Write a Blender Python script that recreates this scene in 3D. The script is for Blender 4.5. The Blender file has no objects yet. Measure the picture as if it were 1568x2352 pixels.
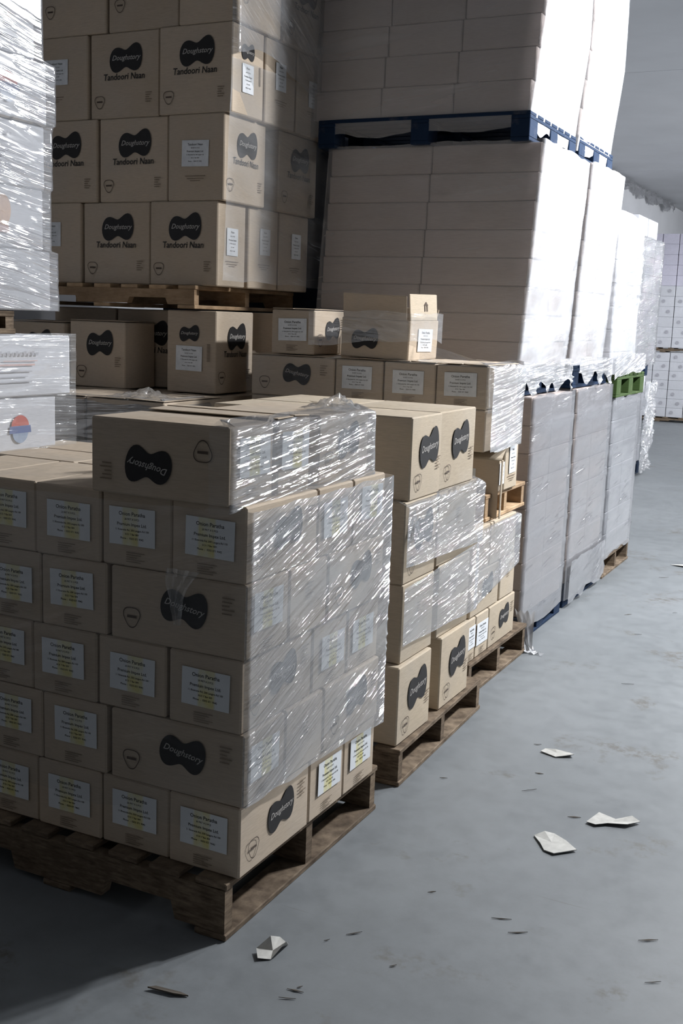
import bpy, bmesh, math, random
import numpy as np
from mathutils import Matrix, Vector

random.seed(7)
SC = bpy.context.scene
COL = SC.collection

# ------------------------------------------------------------------ camera
CAM_H = 1.74
cam_d = bpy.data.cameras.new('camera')
cam = bpy.data.objects.new('camera', cam_d); COL.objects.link(cam)
cam_d.sensor_fit = 'VERTICAL'; cam_d.sensor_height = 24.0
cam_d.lens = 2570.0 / 2352.0 * 24.0
cam_d.clip_start = 0.05; cam_d.clip_end = 200
cam.matrix_world = Matrix(((0.8938, -0.1071, 0.4354, 0.0),
                           (0.4471, 0.1383, -0.8837, 0.0),
                           (0.0345, 0.9846, 0.1715, CAM_H),
                           (0, 0, 0, 1)))
_q = cam.matrix_world.to_quaternion().normalized()
cam.matrix_world = Matrix.Translation((0, 0, CAM_H)) @ _q.to_matrix().to_4x4()
SC.camera = cam

# ------------------------------------------------------------------ world, lamps, exposure
W = bpy.data.worlds.new('world'); SC.world = W; W.use_nodes = True
W.node_tree.nodes['Background'].inputs[0].default_value = (1.0, 0.97, 0.94, 1)
W.node_tree.nodes['Background'].inputs[1].default_value = 0.075

def lamp(x, y, z, power, radius=0.11, col=(0.965, 0.98, 1.0), kind='SPOT'):
    """high-bay lamp, or added glint light, under the ceiling: shines down and sideways"""
    l = bpy.data.lights.new('overhead_light', kind); l.energy = power; l.shadow_soft_size = radius; l.color = col
    if kind == 'SPOT': l.spot_size = math.radians(176); l.spot_blend = 0.1     # its housing keeps light off the ceiling
    o = bpy.data.objects.new('overhead_light', l); COL.objects.link(o); o.location = (x, y, z)
for (ly, p) in ((6.4, 690), (7.1, 690), (10.6, 330), (11.3, 330)):
    lamp(0.65, ly, 3.95, p)
for (ly, p) in ((15.2, 330), (19.6, 330), (24.0, 330)):
    lamp(0.65, ly, 3.7, p, kind='POINT')
for (ly, p) in ((8.0, 110), (12.0, 170), (16.0, 170), (20.0, 170)):       # unseen lamps added to put glints on the film
    lamp(6.4, ly, 3.95, p)

vs = SC.view_settings
vs.view_transform = 'Standard'; vs.look = 'None'; vs.gamma = 1.0; vs.use_curve_mapping = False
vs.exposure = 0.0
cy = SC.cycles
cy.max_bounces = 5; cy.diffuse_bounces = 3; cy.glossy_bounces = 2; cy.transmission_bounces = 2; cy.transparent_max_bounces = 10
cy.caustics_reflective = False; cy.caustics_refractive = False
cy.use_adaptive_sampling = True; cy.adaptive_threshold = 0.04

# ------------------------------------------------------------------ node helpers
def new_mat(name):
    m = bpy.data.materials.new(name); m.use_nodes = True
    nt = m.node_tree; nt.nodes.clear()
    return m, nt
def N(nt, typ, **kw):
    n = nt.nodes.new(typ)
    for k, v in kw.items():
        if k == 'inp':
            for kk, vv in v.items(): n.inputs[kk].default_value = vv
        else: setattr(n, k, v)
    return n
def L(nt, a, b): nt.links.new(a, b)
def ramp(nt, src, stops):
    r = N(nt, 'ShaderNodeValToRGB'); cr = r.color_ramp
    while len(cr.elements) < len(stops): cr.elements.new(0.5)
    for e, (p, c) in zip(cr.elements, stops):
        e.position = p; e.color = c if len(c) == 4 else (*c, 1)
    L(nt, src, r.inputs[0]); return r
def noise(nt, vec, scale, detail=3, rough=0.55):
    n = N(nt, 'ShaderNodeTexNoise', inp={'Scale': scale, 'Detail': detail, 'Roughness': rough})
    if vec is not None: L(nt, vec, n.inputs['Vector'])
    return n
def mapping(nt, vec, scale=(1, 1, 1), rot=(0, 0, 0)):
    m = N(nt, 'ShaderNodeMapping'); m.inputs['Scale'].default_value = scale; m.inputs['Rotation'].default_value = rot
    L(nt, vec, m.inputs['Vector']); return m.outputs[0]
def mixc(nt, fac, a, b, mode='MIX'):
    m = N(nt, 'ShaderNodeMix', data_type='RGBA', blend_type=mode)
    for sock, v in ((m.inputs[0], fac), (m.inputs[6], a), (m.inputs[7], b)):
        if isinstance(v, (int, float)): sock.default_value = v
        elif isinstance(v, tuple): sock.default_value = (*v, 1) if len(v) == 3 else v
        else: L(nt, v, sock)
    return m.outputs[2]
def principled(nt, rough=0.8, spec=0.3):
    p = N(nt, 'ShaderNodeBsdfPrincipled'); p.inputs['Roughness'].default_value = rough
    p.inputs['Specular IOR Level'].default_value = spec
    o = N(nt, 'ShaderNodeOutputMaterial'); L(nt, p.outputs[0], o.inputs[0]); return p
def bump(nt, h, strength, dist, p):
    b = N(nt, 'ShaderNodeBump', inp={'Strength': strength, 'Distance': dist})
    L(nt, h, b.inputs['Height']); L(nt, b.outputs[0], p.inputs['Normal'])

def mat_cardboard(name, base, var=0.10, grey=None, rough=0.85, spec=0.2):
    m, nt = new_mat(name); p = principled(nt, rough, spec)
    tc = N(nt, 'ShaderNodeTexCoord'); oi = N(nt, 'ShaderNodeObjectInfo')
    add = N(nt, 'ShaderNodeVectorMath', operation='ADD'); L(nt, tc.outputs['Object'], add.inputs[0])
    cmb = N(nt, 'ShaderNodeCombineXYZ')
    mul = N(nt, 'ShaderNodeMath', operation='MULTIPLY'); mul.inputs[1].default_value = 37.0
    L(nt, oi.outputs['Random'], mul.inputs[0]); L(nt, mul.outputs[0], cmb.inputs[0]); L(nt, cmb.outputs[0], add.inputs[1])
    v = add.outputs[0]
    d = tuple(c * (1 - var) for c in base); b = tuple(c * (1 + var) for c in base)
    g = grey or tuple(0.8 * c + 0.2 * sum(base) / 3 for c in base)
    tone = mixc(nt, oi.outputs['Random'], d, b)
    blot = noise(nt, v, 5, 4)
    br = ramp(nt, blot.outputs[0], [(0.35, (0, 0, 0)), (0.75, (1, 1, 1))])
    c1 = mixc(nt, br.outputs[0], tone, g)
    fib = noise(nt, mapping(nt, v, (30, 30, 400)), 1, 2)
    fr = ramp(nt, fib.outputs[0], [(0.3, (0.9, 0.9, 0.9)), (0.7, (1.06, 1.06, 1.06))])
    c2 = mixc(nt, 1.0, c1, fr.outputs[0], 'MULTIPLY')
    L(nt, c2, p.inputs['Base Color'])
    bn = noise(nt, mapping(nt, v, (6, 6, 90)), 1, 3)
    bump(nt, bn.outputs[0], 0.15, 0.004, p)
    return m

def mat_plain(name, col, rough=0.7, spec=0.3):
    m, nt = new_mat(name); p = principled(nt, rough, spec)
    tc = N(nt, 'ShaderNodeTexCoord'); n = noise(nt, tc.outputs['Object'], 40, 3)
    r = ramp(nt, n.outputs[0], [(0.3, tuple(c * 0.85 for c in col)), (0.7, tuple(min(1, c * 1.1) for c in col))])
    L(nt, r.outputs[0], p.inputs['Base Color']); return m

def mat_label(name, yellow):
    m, nt = new_mat(name); p = principled(nt, 0.55, 0.35)
    tc = N(nt, 'ShaderNodeTexCoord'); oi = N(nt, 'ShaderNodeObjectInfo')
    sep = N(nt, 'ShaderNodeSeparateXYZ'); L(nt, tc.outputs['Object'], sep.inputs[0])
    white = (0.74, 0.77, 0.80)
    if yellow:
        # translucent yellow tape strip running down the middle of the paper
        off = N(nt, 'ShaderNodeMath', operation='MULTIPLY_ADD'); off.inputs[1].default_value = 0.03; off.inputs[2].default_value = -0.015
        L(nt, oi.outputs['Random'], off.inputs[0])
        a = N(nt, 'ShaderNodeMath', operation='ADD'); L(nt, sep.outputs[0], a.inputs[0]); L(nt, off.outputs[0], a.inputs[1])
        ab = N(nt, 'ShaderNodeMath', operation='ABSOLUTE'); L(nt, a.outputs[0], ab.inputs[0])
        r = ramp(nt, ab.outputs[0], [(0.024, (1, 1, 1)), (0.030, (0, 0, 0))])
        n = noise(nt, tc.outputs['Object'], 14, 2)
        nr = ramp(nt, n.outputs[0], [(0.35, (0.25, 0.25, 0.25)), (0.65, (0.95, 0.95, 0.95))])
        f = mixc(nt, 1.0, r.outputs[0], nr.outputs[0], 'MULTIPLY')
        c = mixc(nt, f, white, (0.70, 0.64, 0.26))
        L(nt, c, p.inputs['Base Color'])
    else:
        n = noise(nt, tc.outputs['Object'], 20, 3)
        r = ramp(nt, n.outputs[0], [(0.3, (0.66, 0.69, 0.72)), (0.7, (0.80, 0.82, 0.85))])
        L(nt, r.outputs[0], p.inputs['Base Color'])
    return m

def mat_wood(name, c1, c2, paint=None):
    m, nt = new_mat(name); p = principled(nt, 0.85, 0.2)
    tc = N(nt, 'ShaderNodeTexCoord'); oi = N(nt, 'ShaderNodeObjectInfo')
    g = noise(nt, mapping(nt, tc.outputs['Object'], (12, 12, 60)), 2, 4)
    r = ramp(nt, g.outputs[0], [(0.3, c1), (0.7, c2)])
    tone = mixc(nt, oi.outputs['Random'], (0.75, 0.72, 0.70), (1.15, 1.12, 1.08))
    c = mixc(nt, 1.0, r.outputs[0], tone, 'MULTIPLY')
    if paint:
        n2 = noise(nt, tc.outputs['Object'], 9, 4)
        f = ramp(nt, n2.outputs[0], [(0.28, (0.35, 0.35, 0.35)), (0.45, (1, 1, 1))])
        c = mixc(nt, f.outputs[0], c, paint)
    else:
        n2 = noise(nt, tc.outputs['Object'], 7, 4)
        f = ramp(nt, n2.outputs[0], [(0.35, (0.5, 0.47, 0.44)), (0.6, (1, 1, 1))])
        c = mixc(nt, 0.8, c, mixc(nt, 1.0, c, f.outputs[0], 'MULTIPLY'))
    L(nt, c, p.inputs['Base Color']); bump(nt, g.outputs[0], 0.4, 0.003, p); return m

def mat_film(name, haze, gloss=0.06, rough=0.10, fine=0.03, tint=(0.80, 0.82, 0.85), patch=0.5, stretch=(2.4, 76, 1), cover=0.5, transl=0.0, band=2.2):
    """clear stretch film: mostly see-through, milky where layers overlap, glossy along its creases"""
    m, nt = new_mat(name)
    tc = N(nt, 'ShaderNodeTexCoord'); uv = tc.outputs['UV']
    nf = noise(nt, mapping(nt, uv, stretch), 1, 2, 0.5)
    nr = ramp(nt, nf.outputs[0], [(0.44, (0, 0, 0)), (0.72, (1, 1, 1))])
    # creases come in groups
    pm = noise(nt, mapping(nt, uv, (2.2, 7.0, 1)), 1, 3, 0.6)
    pr = ramp(nt, pm.outputs[0], [(0.62 - 0.3 * cover, (0, 0, 0)), (0.74 - 0.2 * cover, (1, 1, 1))])
    hm = N(nt, 'ShaderNodeMath', operation='MULTIPLY'); L(nt, nr.outputs[0], hm.inputs[0]); L(nt, pr.outputs[0], hm.inputs[1])
    bp = N(nt, 'ShaderNodeBump', inp={'Strength': 1.0, 'Distance': fine}); L(nt, hm.outputs[0], bp.inputs['Height'])
    nl = noise(nt, mapping(nt, uv, (band, 5.0, 1)), 1, 3)
    lr = ramp(nt, nl.outputs[0], [(0.3, ((1 - patch),) * 3), (0.7, ((1 + patch),) * 3)])
    ad = N(nt, 'ShaderNodeMath', operation='MULTIPLY_ADD'); L(nt, hm.outputs[0], ad.inputs[0]); ad.inputs[1].default_value = 0.45; L(nt, lr.outputs[0], ad.inputs[2])
    h2 = N(nt, 'ShaderNodeMath', operation='MULTIPLY', use_clamp=True); L(nt, ad.outputs[0], h2.inputs[0]); h2.inputs[1].default_value = haze
    tr = N(nt, 'ShaderNodeBsdfTransparent', inp={'Color': (0.97, 0.975, 0.98, 1)})
    df = N(nt, 'ShaderNodeBsdfDiffuse', inp={'Color': (*tint, 1)})
    if transl > 0:
        tl = N(nt, 'ShaderNodeBsdfTranslucent', inp={'Color': (*tint, 1)}); md = N(nt, 'ShaderNodeMixShader'); md.inputs[0].default_value = transl
        L(nt, df.outputs[0], md.inputs[1]); L(nt, tl.outputs[0], md.inputs[2]); df = md
    mx = N(nt, 'ShaderNodeMixShader'); L(nt, h2.outputs[0], mx.inputs[0]); L(nt, tr.outputs[0], mx.inputs[1]); L(nt, df.outputs[0], mx.inputs[2])
    gl = N(nt, 'ShaderNodeBsdfGlossy', inp={'Color': (1, 1, 1, 1), 'Roughness': rough}); L(nt, bp.outputs[0], gl.inputs['Normal'])
    lw = N(nt, 'ShaderNodeLayerWeight', inp={'Blend': 0.5})
    pw = N(nt, 'ShaderNodeMath', operation='POWER'); L(nt, lw.outputs['Facing'], pw.inputs[0]); pw.inputs[1].default_value = 4.0
    fr = N(nt, 'ShaderNodeMath', operation='MULTIPLY_ADD'); L(nt, pw.outputs[0], fr.inputs[0]); fr.inputs[1].default_value = 0.6; fr.inputs[2].default_value = 0.03
    ga = N(nt, 'ShaderNodeMath', operation='ADD', use_clamp=True); L(nt, fr.outputs[0], ga.inputs[0]); ga.inputs[1].default_value = gloss
    mg = N(nt, 'ShaderNodeMixShader'); L(nt, ga.outputs[0], mg.inputs[0]); L(nt, mx.outputs[0], mg.inputs[1]); L(nt, gl.outputs[0], mg.inputs[2])
    o = N(nt, 'ShaderNodeOutputMaterial'); L(nt, mg.outputs[0], o.inputs[0]); return m

MAT = {}
MAT['card'] = mat_cardboard('cardboard_brown', (0.52, 0.425, 0.325))
MAT['card_tan'] = mat_cardboard('cardboard_tan', (0.48, 0.40, 0.30))
MAT['card_grey'] = mat_cardboard('cardboard_greyish', (0.42, 0.36, 0.335), 0.08, (0.45, 0.395, 0.38))
MAT['card_white'] = mat_cardboard('white_board', (0.60, 0.61, 0.65), 0.05, (0.57, 0.58, 0.62), 0.6, 0.3)
MAT['card_lilac'] = mat_cardboard('pale_lilac_board', (0.62, 0.60, 0.70), 0.06, (0.58, 0.57, 0.66), 0.6, 0.3)
MAT['ink'] = mat_plain('black_print', (0.018, 0.017, 0.018), 0.6)
MAT['ink_soft'] = mat_plain('faint_brown_print', (0.10, 0.075, 0.06), 0.8)
MAT['ink_faint'] = mat_plain('worn_print', (0.24, 0.185, 0.135), 0.85)
MAT['ink_white'] = mat_plain('pale_print', (0.42, 0.40, 0.38), 0.6)
MAT['ink_label'] = mat_plain('label_print', (0.02, 0.02, 0.02), 0.6)
MAT['ink_grey'] = mat_plain('grey_print', (0.40, 0.40, 0.44), 0.6)
MAT['ink_red'] = mat_plain('red_print', (0.52, 0.08, 0.05), 0.5)
MAT['ink_pink'] = mat_plain('pale_red_print', (0.62, 0.40, 0.36), 0.5)
MAT['ink_blue'] = mat_plain('blue_print', (0.07, 0.12, 0.32), 0.5)
MAT['ink_paleblue'] = mat_plain('pale_blue_print', (0.28, 0.36, 0.50), 0.5)
MAT['ink_peach'] = mat_plain('peach_print', (0.66, 0.40, 0.24), 0.5)
MAT['label_y'] = mat_label('paper_label_with_yellow_tape', True)
MAT['label_w'] = mat_label('paper_label', False)
MAT['wood'] = mat_wood('pallet_wood', (0.10, 0.075, 0.055), (0.26, 0.205, 0.15))
MAT['wood_light'] = mat_wood('fresh_pallet_wood', (0.40, 0.28, 0.17), (0.52, 0.38, 0.25))
MAT['wood_blue'] = mat_wood('blue_painted_wood', (0.05, 0.06, 0.08), (0.09, 0.10, 0.13), (0.009, 0.024, 0.058))
MAT['wood_green'] = mat_wood('green_painted_wood', (0.16, 0.17, 0.09), (0.22, 0.24, 0.14), (0.042, 0.075, 0.022))
MAT['film'] = mat_film('stretch_film_clear', 0.34, 0.15, 0.08, 0.015, tint=(0.36, 0.37, 0.39), cover=0.74)
MAT['film_thin'] = mat_film('stretch_film_thin', 0.14, 0.06, 0.11, 0.008, cover=0.5)
MAT['film_shaded'] = mat_film('stretch_film_shaded_side', 0.03, 0.0, 0.12, 0.004, cover=0.2)  # film copy for shaded camera sides, shade put into its low haze
MAT['film_milky'] = mat_film('stretch_film_milky', 0.64, 0.03, 0.12, 0.0085, tint=(0.26, 0.265, 0.285), patch=0.3, cover=0.3, stretch=(2.5, 50, 1), band=1.0)  # tint darkened so the floor tiers look dimmer than the upper ones
MAT['film_lit'] = mat_film('stretch_film_lit', 0.60, 0.04, 0.14, 0.006, tint=(0.66, 0.67, 0.70), patch=0.45, cover=0.4)  # paler copy: strong light on the upper tiers is put into its tint
MAT['film_side'] = mat_film('stretch_film_smooth', 0.20, 0.0, 0.30, 0.002, tint=(0.85, 0.83, 0.84), patch=0.4, cover=0.2, band=0.7)  # smooth camera-side copy, haze and tint set to brighten shaded faces
MAT['film_dense'] = mat_film('stretch_film_layered', 0.42, 0.16, 0.09, 0.014, tint=(0.52, 0.53, 0.55), cover=0.95)
MAT['film_loose'] = mat_film('stretch_film_loose', 0.16, 0.10, 0.09, 0.004, tint=(0.92, 0.93, 0.95), cover=0.7, transl=0.6)
MAT['film_gloss'] = mat_film('stretch_film_taut', 0.28, 0.15, 0.09, 0.0105, tint=(0.42, 0.43, 0.46), cover=0.65, stretch=(2.4, 48, 1))
MAT['paper'] = mat_plain('scrap_paper', (0.50, 0.495, 0.47), 0.8)
MAT['splinter'] = mat_plain('dark_splinter', (0.10, 0.085, 0.07), 0.85)

def mat_floor():
    m, nt = new_mat('painted_concrete'); p = principled(nt, 0.5, 0.35)
    tc = N(nt, 'ShaderNodeTexCoord'); v = tc.outputs['Object']
    big = noise(nt, v, 0.9, 5, 0.6)
    c = ramp(nt, big.outputs[0], [(0.3, (0.155, 0.168, 0.178)), (0.7, (0.200, 0.214, 0.226))])
    fine = noise(nt, v, 9, 6, 0.7)
    fr = ramp(nt, fine.outputs[0], [(0.25, (0.86, 0.86, 0.86)), (0.6, (1.04, 1.04, 1.04))])
    c1 = mixc(nt, 1.0, c.outputs[0], fr.outputs[0], 'MULTIPLY')
    # dusty brown scuffs
    sn = noise(nt, v, 2.6, 5, 0.65); sr = ramp(nt, sn.outputs[0], [(0.58, (0, 0, 0)), (0.68, (0.8, 0.8, 0.8))])
    sm = noise(nt, v, 22, 4, 0.7); smr = ramp(nt, sm.outputs[0], [(0.42, (0, 0, 0)), (0.58, (1, 1, 1))])
    f = mixc(nt, 1.0, sr.outputs[0], smr.outputs[0], 'MULTIPLY')
    c2 = mixc(nt, f, c1, (0.11, 0.10, 0.085))
    # thin scratches
    w = noise(nt, mapping(nt, v, (2.0, 60, 1), (0, 0, 0.5)), 1, 2); wr = ramp(nt, w.outputs[0], [(0.72, (0, 0, 0)), (0.78, (0.5, 0.5, 0.5))])
    c3 = mixc(nt, wr.outputs[0], c2, (0.13, 0.13, 0.13))
    L(nt, c3, p.inputs['Base Color'])
    rr = ramp(nt, fine.outputs[0], [(0.3, (0.42, 0.42, 0.42)), (0.7, (0.58, 0.58, 0.58))]); L(nt, rr.outputs[0], p.inputs['Roughness'])
    bump(nt, fine.outputs[0], 0.12, 0.004, p); return m
MAT['floor'] = mat_floor()
def mat_wall(name, c):
    m, nt = new_mat(name); p = principled(nt, 0.6, 0.3)
    tc = N(nt, 'ShaderNodeTexCoord'); n = noise(nt, tc.outputs['Object'], 1.2, 4)
    r = ramp(nt, n.outputs[0], [(0.3, tuple(x * 0.94 for x in c)), (0.7, tuple(x * 1.04 for x in c))])
    L(nt, r.outputs[0], p.inputs['Base Color']); return m
MAT['wall'] = mat_wall('wall_panel_white', (0.66, 0.67, 0.70))
MAT['ceil'] = mat_wall('ceiling_panel_white', (0.55, 0.56, 0.58))
MAT['seam'] = mat_plain('dark_joint', (0.25, 0.25, 0.27), 0.8)

# ------------------------------------------------------------------ mesh helpers
def mesh(name, verts, faces, mats=(), smooth=False):
    me = bpy.data.meshes.new(name); me.from_pydata([tuple(v) for v in verts], [], faces); me.update()
    for m in mats: me.materials.append(m)
    if smooth: me.polygons.foreach_set('use_smooth', [True] * len(me.polygons))
    return me
def obj(name, me, parent=None, loc=None, rz=0.0):
    o = bpy.data.objects.new(name, me); COL.objects.link(o)
    if parent is not None: o.parent = parent
    if loc is not None: o.location = loc
    if rz: o.rotation_euler = (0, 0, rz)
    return o
def tag(o, label, cat, group=None, kind=None):
    o['label'] = label; o['category'] = cat
    if group: o['group'] = group
    if kind: o['kind'] = kind
    return o
def struct(o): o['kind'] = 'structure'; return o

def chamfer_box(dx, dy, dz, r=0.004, bulge=0.0, seed=0):
    """box on z=0, centred in x,y, chamfered edges and slightly bulged faces"""
    rnd = random.Random(seed)
    hx, hy = dx / 2, dy / 2; V = []; F = []
    def add(p): V.append(p); return len(V) - 1
    idx = {}
    for sx in (-1, 1):
        for sy in (-1, 1):
            for sz in (0, 1):
                X, Y, Z = sx * hx, sy * hy, sz * dz; s = 1 if sz else -1
                idx[sx, sy, sz, 'x'] = add((X, Y - sy * r, Z - s * r))
                idx[sx, sy, sz, 'y'] = add((X - sx * r, Y, Z - s * r))
                idx[sx, sy, sz, 'z'] = add((X - sx * r, Y - sy * r, Z))
    def face(lst, n, c):
        # orient and split around a bulged centre
        pts = [Vector(V[i]) for i in lst]
        nn = (pts[1] - pts[0]).cross(pts[2] - pts[0])
        if nn.dot(Vector(n)) < 0: lst = lst[::-1]
        if c:
            ctr = sum(pts, Vector()) / 4 + Vector(n) * bulge * rnd.uniform(0.1, 1.0)
            k = add(tuple(ctr))
            for a in range(4): F.append((lst[a], lst[(a + 1) % 4], k))
        else: F.append(tuple(lst))
    b = bulge > 0
    for s in (-1, 1):
        face([idx[s, -1, 0, 'x'], idx[s, 1, 0, 'x'], idx[s, 1, 1, 'x'], idx[s, -1, 1, 'x']], (s, 0, 0), b)
        face([idx[-1, s, 0, 'y'], idx[1, s, 0, 'y'], idx[1, s, 1, 'y'], idx[-1, s, 1, 'y']], (0, s, 0), b)
    for sz in (0, 1):
        face([idx[-1, -1, sz, 'z'], idx[1, -1, sz, 'z'], idx[1, 1, sz, 'z'], idx[-1, 1, sz, 'z']], (0, 0, 1 if sz else -1), b and sz)
    for sx in (-1, 1):
        for sy in (-1, 1):
            face([idx[sx, sy, 0, 'x'], idx[sx, sy, 1, 'x'], idx[sx, sy, 1, 'y'], idx[sx, sy, 0, 'y']], (sx, sy, 0), False)
            for sz in (0, 1):
                t = [idx[sx, sy, sz, k] for k in 'xyz']; pts = [Vector(V[i]) for i in t]
                if (pts[1] - pts[0]).cross(pts[2] - pts[0]).dot(Vector((sx, sy, 1 if sz else -1))) < 0: t = t[::-1]
                F.append(tuple(t))
    for sz in (0, 1):
        n = 1 if sz else -1
        for s in (-1, 1):
            face([idx[s, -1, sz, 'x'], idx[s, 1, sz, 'x'], idx[s, 1, sz, 'z'], idx[s, -1, sz, 'z']], (s, 0, n), False)
            face([idx[-1, s, sz, 'y'], idx[1, s, sz, 'y'], idx[1, s, sz, 'z'], idx[-1, s, sz, 'z']], (0, s, n), False)
    return V, F
_cache = {}
def box_mesh(dx, dy, dz, mat, r=0.004, bulge=0.0, var=0):
    key = (round(dx, 4), round(dy, 4), round(dz, 4), mat, r, bulge, var)
    if key not in _cache:
        V, F = chamfer_box(dx, dy, dz, r, bulge, var); _cache[key] = mesh('box', V, F, [MAT[mat]])
    return _cache[key]

# ------------------------------------------------------------------ printed marks (flat print on the boards)
def text_mesh(lines, mat, name):
    """lines: (text, size, x, y, shear) -> one flat mesh, centred lines"""
    bm = bmesh.new()
    for (t, size, x, y, sh) in lines:
        cu = bpy.data.curves.new('t', 'FONT'); cu.body = t; cu.size = size; cu.align_x = 'CENTER'; cu.align_y = 'CENTER'
        cu.shear = sh; cu.resolution_u = 2; cu.offset = size * 0.012
        o = bpy.data.objects.new('t', cu); COL.objects.link(o)
        dg = bpy.context.evaluated_depsgraph_get(); me = bpy.data.meshes.new_from_object(o.evaluated_get(dg))
        me.transform(Matrix.Translation((x, y, 0))); bm.from_mesh(me)
        bpy.data.objects.remove(o); bpy.data.curves.remove(cu); bpy.data.meshes.remove(me)
    me = bpy.data.meshes.new(name); bm.to_mesh(me); bm.free(); me.materials.append(MAT[mat]); return me
def poly_mesh(loops, mat, name):
    V = []; F = []
    for lp in loops:
        k = len(V); V += [(x, y, 0) for x, y in lp]; F.append(tuple(range(k, k + len(lp))))
    return mesh(name, V, F, [MAT[mat]])
def ring_mesh(outer, inner, mat, name):
    n = len(outer); V = [(x, y, 0) for x, y in outer] + [(x, y, 0) for x, y in inner]
    return mesh(name, V, [(i, (i + 1) % n, n + (i + 1) % n, n + i) for i in range(n)], [MAT[mat]])
def rect(x0, y0, x1, y1): return [(x0, y0), (x1, y0), (x1, y1), (x0, y1)]
def peanut():
    pts = []
    a, b = 0.80, 0.862
    for i in range(56):
        th = 2 * math.pi * i / 56
        r = math.sqrt(a * a * math.cos(2 * th) + math.sqrt(max(1e-6, b ** 4 - a ** 4 * math.sin(2 * th) ** 2)))
        x, y = r * math.cos(th), r * math.sin(th)
        s = 1.0 + 0.16 * (1 if x > 0 else 0.0) * min(1, abs(x))
        y *= 1.55 * s
        y += 0.10 * x                       # the mark rises to the right
        pts.append((x * 0.082, y * 0.082))
    return pts
PEANUT = poly_mesh([peanut()], 'ink', 'logo')
LOGO_TXT = text_mesh([('Doughstory', 0.034, 0.0, 0.004, 0.35)], 'ink_white', 'logo_text')
def shield(k):
    # rounded guitar-pick outline pointing down
    return [(k * 0.031 * (1 + 0.11 * math.cos(3 * t)) * math.sin(t), -k * 0.032 * (1 + 0.11 * math.cos(3 * t)) * math.cos(t)) for t in [2 * math.pi * i / 30 for i in range(30)]]
SHIELD = ring_mesh(shield(1.0), shield(0.90), 'ink_soft', 'shield_mark')
SHIELD_TXT = poly_mesh([rect(-0.017, -0.004, 0.018, 0.004)], 'ink_soft', 'shield_text')
NAAN_TXT = text_mesh([('Tandoori Naan', 0.044, 0, 0, 0.12)], 'ink', 'product_name')
FINE = poly_mesh([rect(-0.02, 0.02 - 0.011 * i, 0.02 - 0.008 * (i % 3), 0.024 - 0.011 * i) for i in range(5)], 'ink_faint', 'fine_print')
LONGFINE = poly_mesh([rect(-0.06, 0.0, 0.06, 0.004), rect(-0.05, -0.012, 0.05, -0.009), rect(-0.03, -0.022, 0.03, -0.019)], 'ink_faint', 'fine_print')
CODE = poly_mesh([rect(-0.009, -0.045 + 0.006 * i, 0.009, -0.045 + 0.006 * i + 0.003) for i in range(15)], 'ink_faint', 'side_code')
def label_mesh(w, h, mat):
    V, F = chamfer_box(w, h, 0.0008, 0.0002); return mesh('label', V, F, [MAT[mat]])
LAB = {'y': label_mesh(0.158, 0.108, 'label_y'), 'w': label_mesh(0.158, 0.108, 'label_w'), 'n': label_mesh(0.158, 0.125, 'label_w'), 's': label_mesh(0.105, 0.135, 'label_w')}
PARATHA_TXT = text_mesh([('Onion Paratha', 0.0155, 0, 0.036, 0.0), ('20 PKT X 5 PCS', 0.0075, 0, 0.021, 0), ('Premium Impex Ltd.', 0.0125, 0, 0.006, 0),
                         ('11 Riverside Rd, 200 Langara Rd 100', 0.0078, 0, -0.010, 0), ('0131 7 Bar 009', 0.0075, 0.0, -0.022, 0),
                         ('Phone  -  0203 071 9042', 0.0080, 0, -0.034, 0)], 'ink_label', 'label_text')
NAANLAB_TXT = text_mesh([('Tandoori Naan', 0.0145, 0, 0.042, 0.0), ('20 PKT X 5 PCS', 0.0075, 0, 0.025, 0), ('Premium Impex Ltd.', 0.012, 0, 0.009, 0),
                         ('11 Riverside Rd, 200 Langara Rd', 0.0078, 0, -0.007, 0), ('0131 7 Bar 009', 0.0075, 0.0, -0.022, 0),
                         ('Phone  -  0203 071 9042', 0.0080, 0, -0.038, 0)], 'ink_label', 'label_text')
SLAB_TXT = text_mesh([('Naan', 0.015, 0, 0.048, 0.0), ('20 X 5 PCS', 0.009, 0, 0.028, 0), ('Premium Impex', 0.0115, 0, 0.009, 0),
                      ('11 Riverside Rd', 0.009, 0, -0.008, 0), ('0131 009', 0.008, 0.0, -0.026, 0), ('0203 071 9042', 0.008, 0, -0.044, 0)], 'ink_label', 'label_text')
RECYCLE = poly_mesh([rect(-0.018, -0.018, -0.006, 0.012), rect(0.006, -0.018, 0.018, 0.012), [(-0.024, 0.010), (0.024, 0.010), (0.0, 0.028)]], 'ink_soft', 'arrow_mark')

def on_face(parent, me, name, dims, face, u, v, lift, rot=0.0, su=1.0, sv=1.0):
    """place flat print on a carton face: S faces -Y, E faces +X, T is the top; u,v from the face centre"""
    dx, dy, dz = dims
    if face == 'S': o3, cu, cv, cn = Vector((0, -dy / 2, dz / 2)), Vector((1, 0, 0)), Vector((0, 0, 1)), Vector((0, -1, 0))
    elif face == 'E': o3, cu, cv, cn = Vector((dx / 2, 0, dz / 2)), Vector((0, 1, 0)), Vector((0, 0, 1)), Vector((1, 0, 0))
    else: o3, cu, cv, cn = Vector((0, 0, dz)), Vector((1, 0, 0)), Vector((0, 1, 0)), Vector((0, 0, 1))
    R = Matrix((cu, cv, cn)).transposed().to_4x4()
    o = bpy.data.objects.new(name, me); COL.objects.link(o); o.parent = parent
    o.matrix_local = Matrix.Translation(o3 + cu * u + cv * v + cn * lift) @ R @ Matrix.Rotation(rot, 4, 'Z') @ Matrix.Diagonal((su, sv, 1, 1))
    return o
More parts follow.
